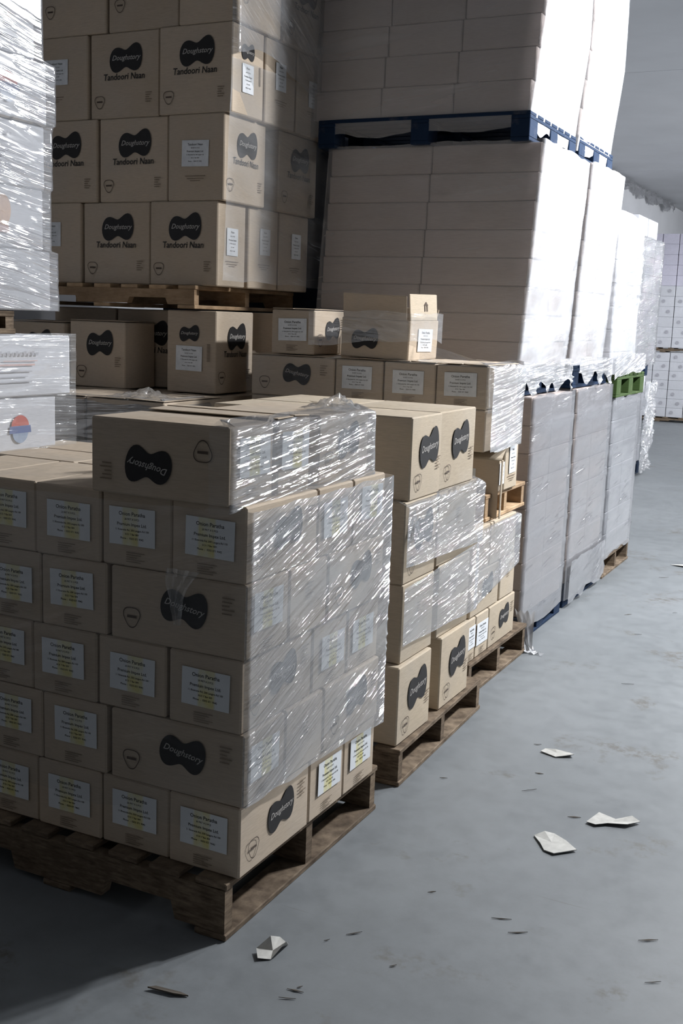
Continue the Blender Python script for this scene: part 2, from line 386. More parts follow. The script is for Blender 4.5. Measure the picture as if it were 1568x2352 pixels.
def sub(parent, me, name, z, x=0.0, y=0.0, rot=0.0):
    o = bpy.data.objects.new(name, me); COL.objects.link(o); o.parent = parent
    o.matrix_local = Matrix.Translation((x, y, z)) @ Matrix.Rotation(rot, 4, 'Z'); return o

BULGE = 0.004
def prints(c, dims, face, kind, rnd, flip=False):
    dx, dy, dz = dims; w = dx if face == 'S' else dy; h = dz; lf = BULGE + 0.0012
    s = -1 if flip else 1; rt = math.pi if flip else 0.0
    if kind in ('label_y', 'label_w'):
        k = kind[-1]
        l = on_face(c, LAB[k], 'label', dims, face, rnd.uniform(-0.012, 0.012), rnd.uniform(0.005, 0.022), lf, rnd.uniform(-0.025, 0.025), min(1, 0.9 * w / 0.158) if w < 0.18 else 1.0)
        sub(l, PARATHA_TXT, 'label_text', 0.0012)
        on_face(c, FINE, 'fine_print', dims, face, 0.0, -h * 0.36, lf, 0, 1.6, 0.6)
    elif kind == 'label_n':
        l = on_face(c, LAB['n'], 'label', dims, face, rnd.uniform(-0.02, 0.02), rnd.uniform(0.01, 0.05), lf, rnd.uniform(-0.02, 0.02))
        sub(l, NAANLAB_TXT, 'label_text', 0.0012); on_face(c, LONGFINE, 'fine_print', dims, face, 0, -h * 0.22, lf)
    elif kind == 'label_s':
        l = on_face(c, LAB['s'], 'label', dims, face, rnd.uniform(-0.01, 0.02), rnd.uniform(0.01, 0.04), lf, rnd.uniform(-0.02, 0.03))
        sub(l, SLAB_TXT, 'label_text', 0.0012); on_face(c, LONGFINE, 'fine_print', dims, face, 0, -h * 0.20, lf)
    elif kind == 'logo_label':
        g = on_face(c, PEANUT, 'logo', dims, face, -0.01, h * 0.22, lf, 0, 0.62, 0.62); sub(g, LOGO_TXT, 'logo_text', 0.0012)
        l = on_face(c, LAB['s' if w < 0.31 and face == 'E' else 'n'], 'label', dims, face, -0.01, -h * 0.08, lf + 0.0006, rnd.uniform(-0.02, 0.02))
        sub(l, SLAB_TXT if w < 0.31 and face == 'E' else NAANLAB_TXT, 'label_text', 0.0012)
        on_face(c, CODE, 'side_code', dims, face, w * 0.36, 0.0, lf)
    elif kind == 'logo':
        g = on_face(c, PEANUT, 'logo', dims, face, s * w * 0.06, s * h * 0.08, lf, rt + (-0.16 if face == 'S' else 0.06), 0.80, 0.80); sub(g, LOGO_TXT, 'logo_text', 0.0012)
        q = on_face(c, SHIELD, 'shield_mark', dims, face, -s * w * 0.33, -s * h * 0.16, lf, rt, 0.95, 0.95); sub(q, SHIELD_TXT, 'shield_text', 0.0002)
        on_face(c, FINE, 'fine_print', dims, face, s * w * 0.38, s * h * 0.2, lf, rt)
    elif kind == 'logo_tall':     # square carton end with a large mark
        g = on_face(c, PEANUT, 'logo', dims, face, w * 0.06, h * 0.10, lf, 0.10, 0.98, 1.05); sub(g, LOGO_TXT, 'logo_text', 0.0012)
        q = on_face(c, SHIELD, 'shield_mark', dims, face, -w * 0.27, -h * 0.28, lf); sub(q, SHIELD_TXT, 'shield_text', 0.0002)
        on_face(c, FINE, 'fine_print', dims, face, w * 0.38, -h * 0.1, lf)
    elif kind == 'naan':
        k = min(1.0, w / 0.42)
        g = on_face(c, PEANUT, 'logo', dims, face, 0.012, h * 0.19, lf, 0, 1.05 * k, 1.02); sub(g, LOGO_TXT, 'logo_text', 0.0012)
        on_face(c, NAAN_TXT, 'product_name', dims, face, 0.0, -h * 0.02, lf, 0, 0.95 * k, 1.0)
        q = on_face(c, SHIELD, 'shield_mark', dims, face, -w * 0.36, -h * 0.30, lf); sub(q, SHIELD_TXT, 'shield_text', 0.0002)
        on_face(c, FINE, 'fine_print', dims, face, w * 0.36, -h * 0.27, lf)
    elif kind == 'naan_low':
        g = on_face(c, PEANUT, 'logo', dims, face, 0.02, h * 0.17, lf, 0, 0.9, 1.0); sub(g, LOGO_TXT, 'logo_text', 0.0012)
        q = on_face(c, SHIELD, 'shield_mark', dims, face, -w * 0.28, -h * 0.26, lf); sub(q, SHIELD_TXT, 'shield_text', 0.0002)
        on_face(c, FINE, 'fine_print', dims, face, w * 0.38, -h * 0.1, lf)
    elif kind == 'shield':
        q = on_face(c, SHIELD, 'shield_mark', dims, face, -w * 0.33, -h * 0.2, lf); sub(q, SHIELD_TXT, 'shield_text', 0.0002)
    elif kind == 'faint':
        on_face(c, FINE, 'fine_print', dims, face, 0.0, h * 0.12, lf)
    elif kind == 'faint_long':
        on_face(c, LONGFINE, 'fine_print', dims, face, w * 0.1, h * 0.05, lf)

_rn = random.Random(11)
def carton(x0, x1, y0, y1, z0, z1, label, group, S=None, E=None, mat='card', rz=0.0, flaps=None, name='cardboard_carton', flip=False, gap=0.002, cat='carton', bulge=BULGE):
    """one shipping carton filling the given box; prints on its camera side (S) and aisle side (E)"""
    dx, dy, dz = x1 - x0 - 2 * gap, y1 - y0 - 2 * gap, z1 - z0 - 0.0015
    if rz == 0.0: rz = _rn.uniform(-0.005, 0.005)
    o = obj(name, box_mesh(dx, dy, dz, mat, 0.005, bulge, _rn.randrange(4)), None, ((x0 + x1) / 2, (y0 + y1) / 2, z0), rz)
    tag(o, label, cat, group)
    dims = (dx, dy, dz)
    if S: prints(o, dims, 'S', S, _rn, flip)
    if E: prints(o, dims, 'E', E, _rn)
    if flaps:
        # two long top flaps meeting along the carton's length
        along_x = dx > dy
        for s in (-1, 1):
            fx, fy = (dx - 0.006, dy / 2 - 0.004) if along_x else (dx / 2 - 0.004, dy - 0.006)
            f = obj('top_flap', box_mesh(fx, fy, 0.003, mat, 0.001), o)
            px, py = (0, s * (fy / 2 + 0.003)) if along_x else (s * (fx / 2 + 0.003), 0)
            tilt = flaps if s > 0 else flaps * 0.4
            f.location = (px, py, dz + 0.0045 + abs(tilt) * (fy if along_x else fx) * 0.5)
            f.rotation_euler = ((-s * tilt, 0, 0) if along_x else (0, s * tilt, 0))
    return o
ORD = ['', 'first', 'second', 'third', 'fourth', 'fifth', 'sixth', 'seventh', 'eighth', 'ninth', 'tenth', 'eleventh', 'twelfth', 'thirteenth']

# ------------------------------------------------------------------ pallets
def stringer_mesh(length, h, t, mat):
    key = ('str', round(length, 3), h, t, mat)
    if key in _cache: return _cache[key]
    # profile in x,z with two fork notches along the bottom
    a = length / 2; n0, n1, nh = length * 0.14, length * 0.36, h * 0.42
    prof = [(-a, 0), (-n1, 0), (-n1 + 0.015, nh), (-n0 - 0.015, nh), (-n0, 0), (n0, 0), (n0 + 0.015, nh), (n1 - 0.015, nh), (n1, 0), (a, 0), (a, h), (-a, h)]
    n = len(prof); V = [(x, -t / 2, z) for x, z in prof] + [(x, t / 2, z) for x, z in prof]
    F = [tuple(range(n)), tuple(range(2 * n - 1, n - 1, -1))] + [((i + 1) % n, i, n + i, n + (i + 1) % n) for i in range(n)]
    _cache[key] = mesh('stringer', V, F, [MAT[mat]]); return _cache[key]
def board(parent, name, dx, dy, dz, loc, mat, rz=0.0):
    return obj(name, box_mesh(dx, dy, dz, mat, min(0.003, dz * 0.2)), parent, loc, rz)
def stringer_pallet(x0, x1, y0, y1, z, H, label, mat='wood', ndeck=7, rz=0.0, nbot=3):
    """stringers run across the aisle, deck and bottom boards run along it"""
    cx, cy = (x0 + x1) / 2, (y0 + y1) / 2; Lx, Ly = x1 - x0, y1 - y0
    e = bpy.data.objects.new('wooden_pallet', None); COL.objects.link(e); e.location = (cx, cy, z); e.rotation_euler = (0, 0, rz)
    tag(e, label, 'pallet', 'wooden pallets')
    t = 0.02; sh = H - 2 * t
    for k in range(3):
        obj('stringer', stringer_mesh(Lx - 0.012, sh, 0.04, mat), e, (-0.0, (-0.5 + 0.5 * k) * (Ly - 0.05), t))
    w = 0.105
    for k in range(ndeck):
        f = k / (ndeck - 1) - 0.5
        board(e, 'deck_board', w, Ly + _rn.uniform(-0.012, 0.004), t, (f * (Lx - w) + _rn.uniform(-0.004, 0.004), 0, t + sh), mat, _rn.uniform(-0.006, 0.006))
    for k in range(nbot):
        f = k / (nbot - 1) - 0.5
        board(e, 'bottom_board', w, Ly, t - 0.001, (f * (Lx - w), 0, 0), mat)
    return e
def block_pallet(x0, x1, y0, y1, z, H, label, mat='wood_blue', name='blue_pallet', group='blue pallets'):
    cx, cy = (x0 + x1) / 2, (y0 + y1) / 2; Lx, Ly = x1 - x0, y1 - y0
    e = bpy.data.objects.new(name, None); COL.objects.link(e); e.location = (cx, cy, z); tag(e, label, 'pallet', group)
    t = 0.018; bh = H - 3 * t
    for i in range(3):
        for j in range(3):
            board(e, 'block', 0.10, 0.13, bh, ((i - 1) * (Lx / 2 - 0.05), (j - 1) * (Ly / 2 - 0.065), t), mat)
        board(e, 'bottom_board', 0.10, Ly, t, ((i - 1) * (Lx / 2 - 0.05), 0, 0), mat)
        board(e, 'stringer_board', 0.10, Ly, t, ((i - 1) * (Lx / 2 - 0.05), 0, t + bh), mat)
    nd = 7
    for k in range(nd):
        board(e, 'deck_board', Lx, 0.10, t, (0, (k / (nd - 1) - 0.5) * (Ly - 0.10), 2 * t + bh), mat)
    return e

# ------------------------------------------------------------------ stretch film
def vnoise(x, y, seed):
    x = np.asarray(x, float) + seed * 17.31; y = np.asarray(y, float) + seed * 9.77
    xi, yi = np.floor(x).astype(np.int64), np.floor(y).astype(np.int64); fx, fy = x - xi, y - yi
    def h(a, b):
        n = (a * 374761393 + b * 668265263 + seed * 982451653) & 0xffffffff
        n = ((n ^ (n >> 13)) * 1274126177) & 0xffffffff
        return ((n ^ (n >> 16)) & 0xffff) / 65535.0
    sx, sy = fx * fx * (3 - 2 * fx), fy * fy * (3 - 2 * fy)
    return (h(xi, yi) * (1 - sx) + h(xi + 1, yi) * sx) * (1 - sy) + (h(xi, yi + 1) * (1 - sx) + h(xi + 1, yi + 1) * sx) * sy
def film(label, path, z0, z1, mat='film', ang=0.25, amp=0.0035, du=0.014, dz=0.007, off=0.008, seed=1, lean=None, leany=None, edge=0.01, rows=None, roww=0.0, lip=0.0, group='stretch film', freq=34.0, name='stretch_film', side=None, rough=0.12):
    """wrap a sheet along a floor path (points), outward is to the right of travel; z0/z1 may be callables of 0..1 along the path"""
    P = [Vector((p[0], p[1])) for p in path]
    seg = [(P[i + 1] - P[i]).length for i in range(len(P) - 1)]; tot = sum(seg)
    us = np.linspace(0, tot, max(4, int(tot / du))); pts = []; nrm = []; flat = []
    cum = np.concatenate([[0], np.cumsum(seg)])
    def at(u):
        i = min(len(seg) - 1, max(0, int(np.searchsorted(cum, u, 'right') - 1))); d = (P[i + 1] - P[i]).normalized()
        return P[i] + d * (u - cum[i]), Vector((d.y, -d.x))
    for u in us:
        p, n0 = at(u); _, a = at(min(tot, u + 0.02)); _, b = at(max(0, u - 0.02)); n = a + b
        n = n.normalized() * (1.0 / max(0.6, n.normalized().dot(a))) if n.length > 1e-6 else n0
        pts.append(p); nrm.append(n); flat.append(n0.y < -0.8)
    pts = np.array([tuple(p) for p in pts]); nrm = np.array([tuple(n) for n in nrm])
    t = us / tot
    lo = np.array([z0(k) if callable(z0) else z0 for k in t]); hi = np.array([z1(k) if callable(z1) else z1 for k in t])
    lo = lo + (vnoise(us * 9, us * 0, seed + 5) - 0.5) * edge * 2; hi = hi + (vnoise(us * 11, us * 0, seed + 6) - 0.5) * edge
    nv = max(4, int((hi - lo).max() / dz)); w = np.linspace(0, 1, nv)
    U, Wv = np.meshgrid(us, w, indexing='ij'); Z = lo[:, None] * (1 - Wv) + hi[:, None] * Wv
    ca, sa = math.cos(ang), math.sin(ang)
    # creases follow the pull of the film; direction drifts over the sheet
    S = U * ca + Z * sa; T = -U * sa + Z * ca + 0.02 * (vnoise(U * 3, Z * 3, seed + 9) - 0.5)
    m1 = np.clip((vnoise(U * 3.1, Z * 4.3, seed + 1) - 0.32) * 2.6, 0, 1)
    m2 = np.clip((vnoise(U * 2.2 + 5, Z * 5.1, seed + 2) - 0.45) * 3.2, 0, 1)
    r1 = np.abs(vnoise(S * 4, T * freq, seed + 3) - 0.5) * 2
    r2 = vnoise(S * 7, T * freq * 2.1, seed + 4)
    r3 = vnoise(U * 16, Z * 14, seed + 7)
    h = amp * (1.6 * m1 * (1 - r1) ** 2 + 0.7 * m1 * r2 + rough * m2 * r3)
    sag = 0.004 * vnoise(U * 4, Z * 4, seed + 8)
    D = off + h + sag
    if rows is not None:
        for zr in rows: D = D + roww * np.exp(-((Z - zr) / 0.02) ** 2)
    X = pts[:, 0][:, None] + nrm[:, 0][:, None] * D; Y = pts[:, 1][:, None] + nrm[:, 1][:, None] * D
    if lean is not None: X = X + np.vectorize(lean)(Z)
    if leany is not None: Y = Y + np.vectorize(leany)(Z)
    nu = len(us)
    if lip > 0:       # top margin folds inwards over the load
        k = np.clip((Wv - (1 - lip)) / lip, 0, 1)
        X = X - nrm[:, 0][:, None] * (k ** 1.5) * 0.06; Y = Y - nrm[:, 1][:, None] * (k ** 1.5) * 0.06
    V = np.stack([X, Y, Z], -1).reshape(-1, 3)
    a = (np.arange(nu - 1)[:, None] * nv + np.arange(nv - 1)[None, :]).reshape(-1)
    F = np.stack([a, a + nv, a + nv + 1, a + 1], -1)
    me = bpy.data.meshes.new('stretch_film'); me.vertices.add(len(V)); me.vertices.foreach_set('co', V.ravel())
    me.loops.add(F.size); me.loops.foreach_set('vertex_index', F.ravel().astype(np.int32))
    me.polygons.add(len(F)); me.polygons.foreach_set('loop_start', np.arange(0, F.size, 4, dtype=np.int32)); me.polygons.foreach_set('loop_total', np.full(len(F), 4, dtype=np.int32))
    me.polygons.foreach_set('use_smooth', np.ones(len(F), dtype=bool)); me.update(calc_edges=True)
    uvl = me.uv_layers.new(name='UVMap'); ST = np.stack([S, T], -1).reshape(-1, 2); uvl.data.foreach_set('uv', ST[F.ravel()].ravel().astype(np.float32))
    me.materials.append(MAT[mat])
    if side:          # camera side gets its own film copy, its shade put into the haze
        me.materials.append(MAT[side]); fi = np.repeat(np.array(flat[1:]), nv - 1).astype(np.int32); me.polygons.foreach_set('material_index', fi)
    me.validate()
    o = obj(name, me); tag(o, label, 'stretch film', group); return o
def crumple(label, cx, cy, cz, rx, ry, rz_, seed, mat='film', group='stretch film', name='crumpled_film', folds=7):
    """a loose pinched-up wad of film: a sharp off-centre peak with radiating folds and a ragged hem"""
    n, k = 44, 14; V = []; F = []; rnd = random.Random(seed)
    ph = [rnd.uniform(0, 6.28) for _ in range(4)]
    for i in range(n):
        a = 2 * math.pi * i / n
        hem = 1 + 0.22 * math.sin(3 * a + ph[0]) + 0.13 * math.sin(7 * a + ph[1])
        for j in range(k):
            r = j / (k - 1)
            fold = math.sin(folds * a + ph[2] + 1.5 * r) + 0.6 * math.sin((2 * folds + 1) * a + ph[3] - 3 * r)
            z = rz_ * ((1 - r) ** 1.7 + 0.22 * r * (1 - 0.75 * r) * (1 + fold) * 0.9)
            jz = rz_ * 0.5 * (float(vnoise(9 * r * math.cos(a) + 20, 9 * r * math.sin(a) + 20, seed)) - 0.5) * min(1, 4 * (1 - r) * r + 0.1)
            V.append((rx * hem * r * math.cos(a) + 0.25 * rx * (1 - r), ry * hem * r * math.sin(a), max(0.0, z + jz) + 0.001))
    for i in range(n):
        for j in range(k - 1):
            F.append((i * k + j, ((i + 1) % n) * k + j, ((i + 1) % n) * k + j + 1, i * k + j + 1))
    me = mesh('crumpled_film', V, F, [MAT[mat]], True)
    uvl = me.uv_layers.new(name='UVMap')
    for l in me.loops: v = V[l.vertex_index]; uvl.data[l.index].uv = (v[0] + v[2] * 0.5, v[1] + v[2])
    return tag(obj(name, me, None, (cx, cy, cz)), label, 'stretch film', group)

# ================================================================== the building
fl = struct(obj('floor', box_mesh(15.0, 36.0, 0.1, 'floor', 0.002), None, (2.5, 13.5, -0.1)))
WX = -5.0; CZ = 4.44
wl = struct(obj('wall_left', mesh('wall_left', *chamfer_box(0.2, 36.0, CZ, 0.002)[:2], [MAT['wall']]), None, (WX - 0.1, 13.5, 0)))
wf = struct(obj('wall_far', mesh('wall_far', *chamfer_box(15.0, 0.2, CZ, 0.002)[:2], [MAT['wall']]), None, (2.5, 31.5, 0)))
wr = struct(obj('wall_right', mesh('wall_right', *chamfer_box(0.2, 36.0, CZ, 0.002)[:2], [MAT['wall']]), None, (9.9, 13.5, 0)))
ce = struct(obj('ceiling', mesh('ceiling', *chamfer_box(15.0, 36.0, 0.1, 0.002)[:2], [MAT['seam']]), None, (2.5, 13.5, CZ + 0.03)))
ys = [-4.5, -2.0, 2.9, 7.8, 12.7, 17.6, 20.4, 25.3, 31.4]
for a, b in zip(ys[:-1], ys[1:]):
    for (xa, xb) in ((-5.0, 0.2), (0.2, 5.2), (5.2, 9.8)):
        obj('ceiling_panel', box_mesh(xb - xa - 0.012, b - a - 0.012, 0.03, 'ceil', 0.003), ce, ((xa + xb) / 2 - 2.5, (a + b) / 2 - 13.5, -0.03))

# ================================================================== nearest pallet
G1 = 'cartons on the nearest pallet'
stringer_pallet(-2.74, -1.53, 2.462, 3.47, 0, 0.17, 'dark worn wooden pallet under the nearest carton stack', 'wood', 8)
XR = -1.515; ZB = 0.17; RH = 0.213
def zr(r): return ZB + RH * (r - 1)
jit = {1: 0.0, 2: 0.006, 3: -0.004, 4: 0.006, 5: 0.002}
for r in (1, 3, 5):
    j = jit[r]; za, zb = zr(r), zr(r + 1)
    for k in range(5):
        x1 = XR + j - 0.243 * k - (0.010 if r == 3 and k > 0 else 0.0); x0 = x1 - 0.243
        lab = f'brown carton, label end to camera, {ORD[r]} row up, {ORD[k+1]} from the corner, nearest pallet'
        carton(x0, x1, 2.508 + (0.004 * (k % 2)), 2.915, za, zb, lab, G1, S='label_y', E='logo' if k == 0 else None, flaps=None)
    for q, (ya, yb) in enumerate(((2.92, 3.157), (3.16, 3.40))):
        carton(XR + j - 0.455, XR + j, ya, yb, za, zb, f'brown carton, label end to aisle, {ORD[r]} row up, {["middle","far end"][q]}, nearest pallet', G1, E='label_y')
        if r == 5:
            for c2 in (1, 2):
                xx = XR + j - 0.46 * c2 - 0.004
                if c2 == 2 and False: continue
                carton(xx - 0.455, xx, ya, yb, za, zb, f'brown carton lying flat, top of fifth row, {["middle","rear"][q]}, {["inner","outer"][c2-1]} place, nearest pallet', G1)
for r in (2, 4):
    j = jit[r]; za, zb = zr(r), zr(r + 1)
    carton(XR + j - 0.457, XR + j, 2.508, 2.744, za, zb, f'long brown carton, printed mark to camera, {ORD[r]} row up at corner, nearest pallet', G1, S='logo', E='label_y')
    carton(XR + j - 0.457, XR + j, 2.748, 2.985, za, zb, f'plain brown carton end to aisle, {ORD[r]} row up, middle, nearest pallet', G1, E='faint')
    carton(XR + j - 0.243, XR + j, 2.99, 3.402, za, zb, f'long brown carton, mark to aisle, {ORD[r]} row up, far end, nearest pallet', G1, E='logo')
    for k in range(3):
        x1 = XR + j - 0.470 - 0.243 * k
        carton(x1 - 0.243, x1, 2.508, 2.915, za, zb, f'brown carton, label end to camera, {ORD[r]} row up, {ORD[k+2]} from corner, nearest pallet', G1, S='label_y')
za, zb = zr(6), zr(7)
carton(-2.01, -1.553, 2.476, 2.712, za, zb, 'long brown carton with upside-down mark on top of the nearest stack', G1, S='logo', E='label_y', flip=True)
carton(-2.0, -1.545, 2.722, 2.915, za, zb, 'brown carton behind the upside-down one, lifted flap, top of nearest stack', G1, E='label_y', flaps=0.05)
carton(-1.93, -1.545, 2.97, 3.32, za, zb, 'brown carton at the far end on top of the nearest stack', G1, E='logo')
# film around it
film('clear stretch film around the nearest pallet, shining in streaks on the aisle side',
     [(-2.74, 2.5), (-1.50, 2.5), (-1.50, 3.41), (-1.75, 3.415)],
     lambda t: 0.30 if t < 0.45 else 0.395 - 0.08 * (t - 0.5), lambda t: 1.215 if t < 0.46 else min(1.225, 1.15 + (t - 0.44) * 4), 'film', ang=0.34, seed=3, off=0.006, amp=0.0022, side='film_shaded', freq=40)
film('clear stretch film around the top cartons of the nearest stack', [(-1.60, 2.462), (-1.538, 2.462), (-1.532, 3.33), (-1.75, 3.335)],
     1.22, 1.462, 'film', ang=0.10, seed=8, off=0.006, amp=0.0022, lip=0.10, freq=36, side='film_shaded')
crumple('peaked wad of film on the far corner of the nearest stack', -1.62, 3.20, 1.452, 0.085, 0.12, 0.05, 4, 'film_loose')
crumple('shiny wad of film lying on the back of the nearest stack top', -2.10, 2.98, 1.24, 0.10, 0.14, 0.20, 9, 'film_loose')

def wisp():
    V = []; F = []; n = 9; rows = 12
    for i in range(rows):
        t = i / (rows - 1); w = 0.042 * (1 - t) ** 1.3 + 0.010
        for j in range(n):
            u = j / (n - 1) - 0.5
            V.append((w * u * 2 - 0.02 * math.sin(t * 2.6), -0.006 - 0.006 * math.sin(j * 2.2 + i * 0.7) - 0.004 * t, -0.155 * t))
    for i in range(rows - 1):
        for j in range(n - 1): F.append((i * n + j, (i + 1) * n + j, (i + 1) * n + j + 1, i * n + j + 1))
    me = mesh('film_wisp', V, F, [MAT['film_loose']], True); uvl = me.uv_layers.new(name='UVMap')
    for l in me.loops: v = V[l.vertex_index]; uvl.data[l.index].uv = (v[2], v[0])
    tag(obj('film_wisp', me, None, (-1.70, 2.488, 1.045)), 'torn wisp of film hanging over the mark on the nearest stack', 'stretch film', 'stretch film')
wisp()

# ================================================================== second pallet
G2 = 'tall cartons on the second pallet'
stringer_pallet(-2.75, -1.55, 3.665, 4.66, 0, 0.145, 'grey worn wooden pallet under the tall cartons behind the nearest pallet', 'wood', 7, rz=0.03)
X2 = -1.575
lv = [0.148, 0.458, 0.766, 1.078, 1.39]
ycol = [[(3.70, 4.03), (4.16, 4.505)], [(3.737, 4.055), (4.135, 4.50)], [(3.73, 4.05), (4.09, 4.54)], [(3.757, 4.06), (4.068, 4.475)]]
kinds = [['logo_tall', 'logo_tall'], ['faint', 'faint'], ['logo_tall', 'faint'], ['logo_tall', 'logo_tall']]
for r in range(4):
    for q in range(2):
        ya, yb = ycol[r][q]
        xr = X2 + (0.015 if r == 0 else 0) - (0.012 if q else 0)
        carton(xr - 0.42, xr, ya, yb, lv[r], lv[r + 1], f'tall brown carton, {ORD[r+1]} row up, {["near","far"][q]} column, second pallet from camera', G2, S='faint' if r else None, E=kinds[r][q],
               mat='card_tan', flaps=None)
for q in range(2):
    ya, yb = ycol[3][q]
    carton(X2 - 0.86, X2 - 0.43, ya, yb, lv[3], lv[4], f'tall brown carton, inner top place, {["near","far"][q]} column, second pallet from camera', G2, mat='card_tan')
    carton(X2 - 0.86, X2 - 0.43, ya, yb, lv[2], lv[3], f'tall brown carton, inner third row, {["near","far"][q]} column, second pallet from camera', G2, mat='card_tan')
film('clear film band round the third row of the second pallet', [(X2 + 0.003, 3.725), (X2 + 0.003, 4.56)], lambda t: 0.835 - 0.03 * t, 1.085, 'film', ang=0.10, seed=12, off=0.009, lip=0.1, amp=0.002, edge=0.003)
film('lower clear film band round the second row of the second pallet', [(X2 + 0.003, 3.725), (X2 + 0.003, 4.53)], lambda t: 0.535 - 0.03 * t, lambda t: 0.755 + 0.05 * t, 'film', ang=0.12, seed=15, off=0.009, amp=0.002, edge=0.003)
crumple('small wad of film stuck to the near corner of second pallet cartons', X2 + 0.004, 3.80, 0.93, 0.02, 0.06, 0.12, 5, 'film_loose')

# ================================================================== third pallet
G3 = 'cartons on the third pallet'
X3 = -1.68
stringer_pallet(-2.88, -1.66, 4.78, 5.66, 0, 0.16, 'dark wooden pallet on the floor under the third stack', 'wood', 7)
rows3 = [(0.163, 0.373, [(4.765, 4.88, 'label_w'), (4.885, 5.065, 'label_w'), (5.07, 5.475, 'logo')]),
         (0.375, 0.585, [(4.80, 5.20, 'logo'), (5.225, 5.45, 'faint')]),
         (0.587, 0.80, [(4.80, 5.03, 'faint'), (5.035, 5.43, 'faint_long')])]
for r, (za, zb, lst) in enumerate(rows3):
    for q, (ya, yb, kd) in enumerate(lst):
        carton(X3 - 0.40, X3 + (0.004 if r == 0 else 0), ya, yb, za, zb, f'brown carton, {ORD[r+1]} row up, {ORD[q+1]} along the aisle, below the raised pallet, third stack', G3, E=kd, mat='card_tan')
    carton(X3 - 1.15, X3 - 0.405, 4.80, 5.45, za, zb, f'wide brown carton at inner place, {ORD[r+1]} row up, third stack', G3)
stringer_pallet(-2.85, -1.70, 5.0, 5.61, 0.802, 0.128, 'raised wooden pallet halfway up the third stack, board ends jutting out', 'wood_light', 7, nbot=3)
carton(X3 - 0.40, X3 - 0.004, 5.20, 5.405, 0.932, 1.147, 'brown carton with white label on the raised pallet', G3, E='label_s', mat='card_tan')
carton(X3 - 0.40, X3 - 0.010, 5.115, 5.197, 0.932, 1.085, 'narrow brown carton end with label beside torn panel on raised pallet', G3, E='label_w', mat='card_tan')
carton(X3 - 1.15, X3 - 0.41, 5.02, 5.40, 0.932, 1.147, 'inner brown carton on the raised pallet behind the torn panel', G3)
def torn_panel():
    e = bpy.data.objects.new('torn_carton', None); COL.objects.link(e); e.location = (-1.80, 5.085, 0.81)
    tag(e, 'torn open brown carton side with curled flap hanging off the raised pallet', 'carton')
    board(e, 'side_panel', 0.25, 0.005, 0.285, (0, 0, 0), 'card')
    board(e, 'edge_strip', 0.006, 0.02, 0.285, (0.137, 0.008, 0), 'card_tan')
    n = 9; V = []; F = []
    for i in range(n):
        t = i / (n - 1)
        for x in (-0.13, 0.135):
            V.append((x, -0.004 + 0.105 * t, 0.284 + 0.05 * math.sin(t * 1.7) * (1.2 if x > 0 else 0.4)))
    for i in range(n - 1): F.append((2 * i, 2 * i + 1, 2 * i + 3, 2 * i + 2))
    me = mesh('flap', V, F, [MAT['card_tan']], True); f = obj('curled_flap', me, e); md = f.modifiers.new('s', 'SOLIDIFY'); md.thickness = 0.004
    on_face(e, LAB['n'], 'label', (0.27, 0.005, 0.285), 'S', -0.07, 0.03, 0.002)
torn_panel()
carton(X3 - 0.25, X3, 4.868, 5.335, 1.15, 1.343, 'brown carton under the film, lower of two wrapped rows, third stack aisle side', G3, S='faint', E='faint_long')
carton(X3 - 1.25, X3 - 0.255, 4.868, 5.335, 1.15, 1.343, 'wide brown carton, lower wrapped row, inner side of third stack', G3)
for k, (xa, xb, kd, txt) in enumerate(((-1.933, -1.68, 'label_w', 'at the aisle corner'), (-2.2, -1.937, 'label_w', 'second from corner'), (-2.458, -2.204, 'label_w', 'third from corner'), (-2.93, -2.462, 'logo', 'long side with mark'))):
    carton(xa, xb, 4.865, 5.32, 1.345, 1.542, f'brown carton in the top wrapped row of third stack, {txt}', G3, S=kd, E='faint_long' if k == 0 else None, flaps=0.02)
carton(-2.825, -2.583, 4.875, 5.22, 1.553, 1.768, 'brown carton with white label standing on top of the third stack', G3, S='label_w', E='logo', mat='card', flaps=0.02)
def open_carton():
    x0, x1, y0, y1, z0 = -2.445, -2.085, 4.90, 5.22, 1.556
    o = bpy.data.objects.new('open_carton', None); COL.objects.link(o); o.location = ((x0 + x1) / 2, (y0 + y1) / 2, z0); o.rotation_euler = (0.02, 0.03, -0.05)
    tag(o, 'open brown carton with raised flaps on top of the third stack', 'carton', G3)
    dx, dy, h, t = x1 - x0, y1 - y0, 0.185, 0.005
    board(o, 'front_wall', dx, t, h, (0, -dy / 2, 0), 'card'); board(o, 'back_wall', dx, t, h, (0, dy / 2, 0), 'card')
    board(o, 'end_wall', t, dy - 0.006, h, (-dx / 2, 0, 0), 'card'); ew = board(o, 'end_wall', t, dy - 0.006, h, (dx / 2, 0, 0), 'card')
    board(o, 'bottom', dx - 0.008, dy - 0.008, t, (0, 0, 0.001), 'card')
    f1 = board(o, 'front_flap', dx - 0.02, t, 0.115, (-0.005, -dy / 2, h), 'card'); f1.rotation_euler = (0.10, 0, 0.0)
    f2 = board(o, 'end_flap', t, dy - 0.02, 0.125, (dx / 2 - 0.002, 0, h), 'card_tan'); f2.rotation_euler = (0, -0.10, 0)
    on_face(f2, RECYCLE, 'arrow_mark', (t, dy - 0.02, 0.125), 'E', 0.02, 0.0, 0.002)
    f3 = board(o, 'back_flap', dx - 0.02, t, 0.06, (0, dy / 2, h), 'card'); f3.rotation_euler = (-0.5, 0, 0)
    l = on_face(o, LAB['w'], 'label', (dx, dy, h), 'E', 0.01, 0.0, 0.006, -0.03); sub(l, PARATHA_TXT, 'label_text', 0.0012)
    g = on_face(o, PEANUT, 'logo', (dx, dy, h), 'S', -0.05, -0.005, 0.006, 0, 0.75, 0.75); sub(g, LOGO_TXT, 'logo_text', 0.0012)
open_carton()
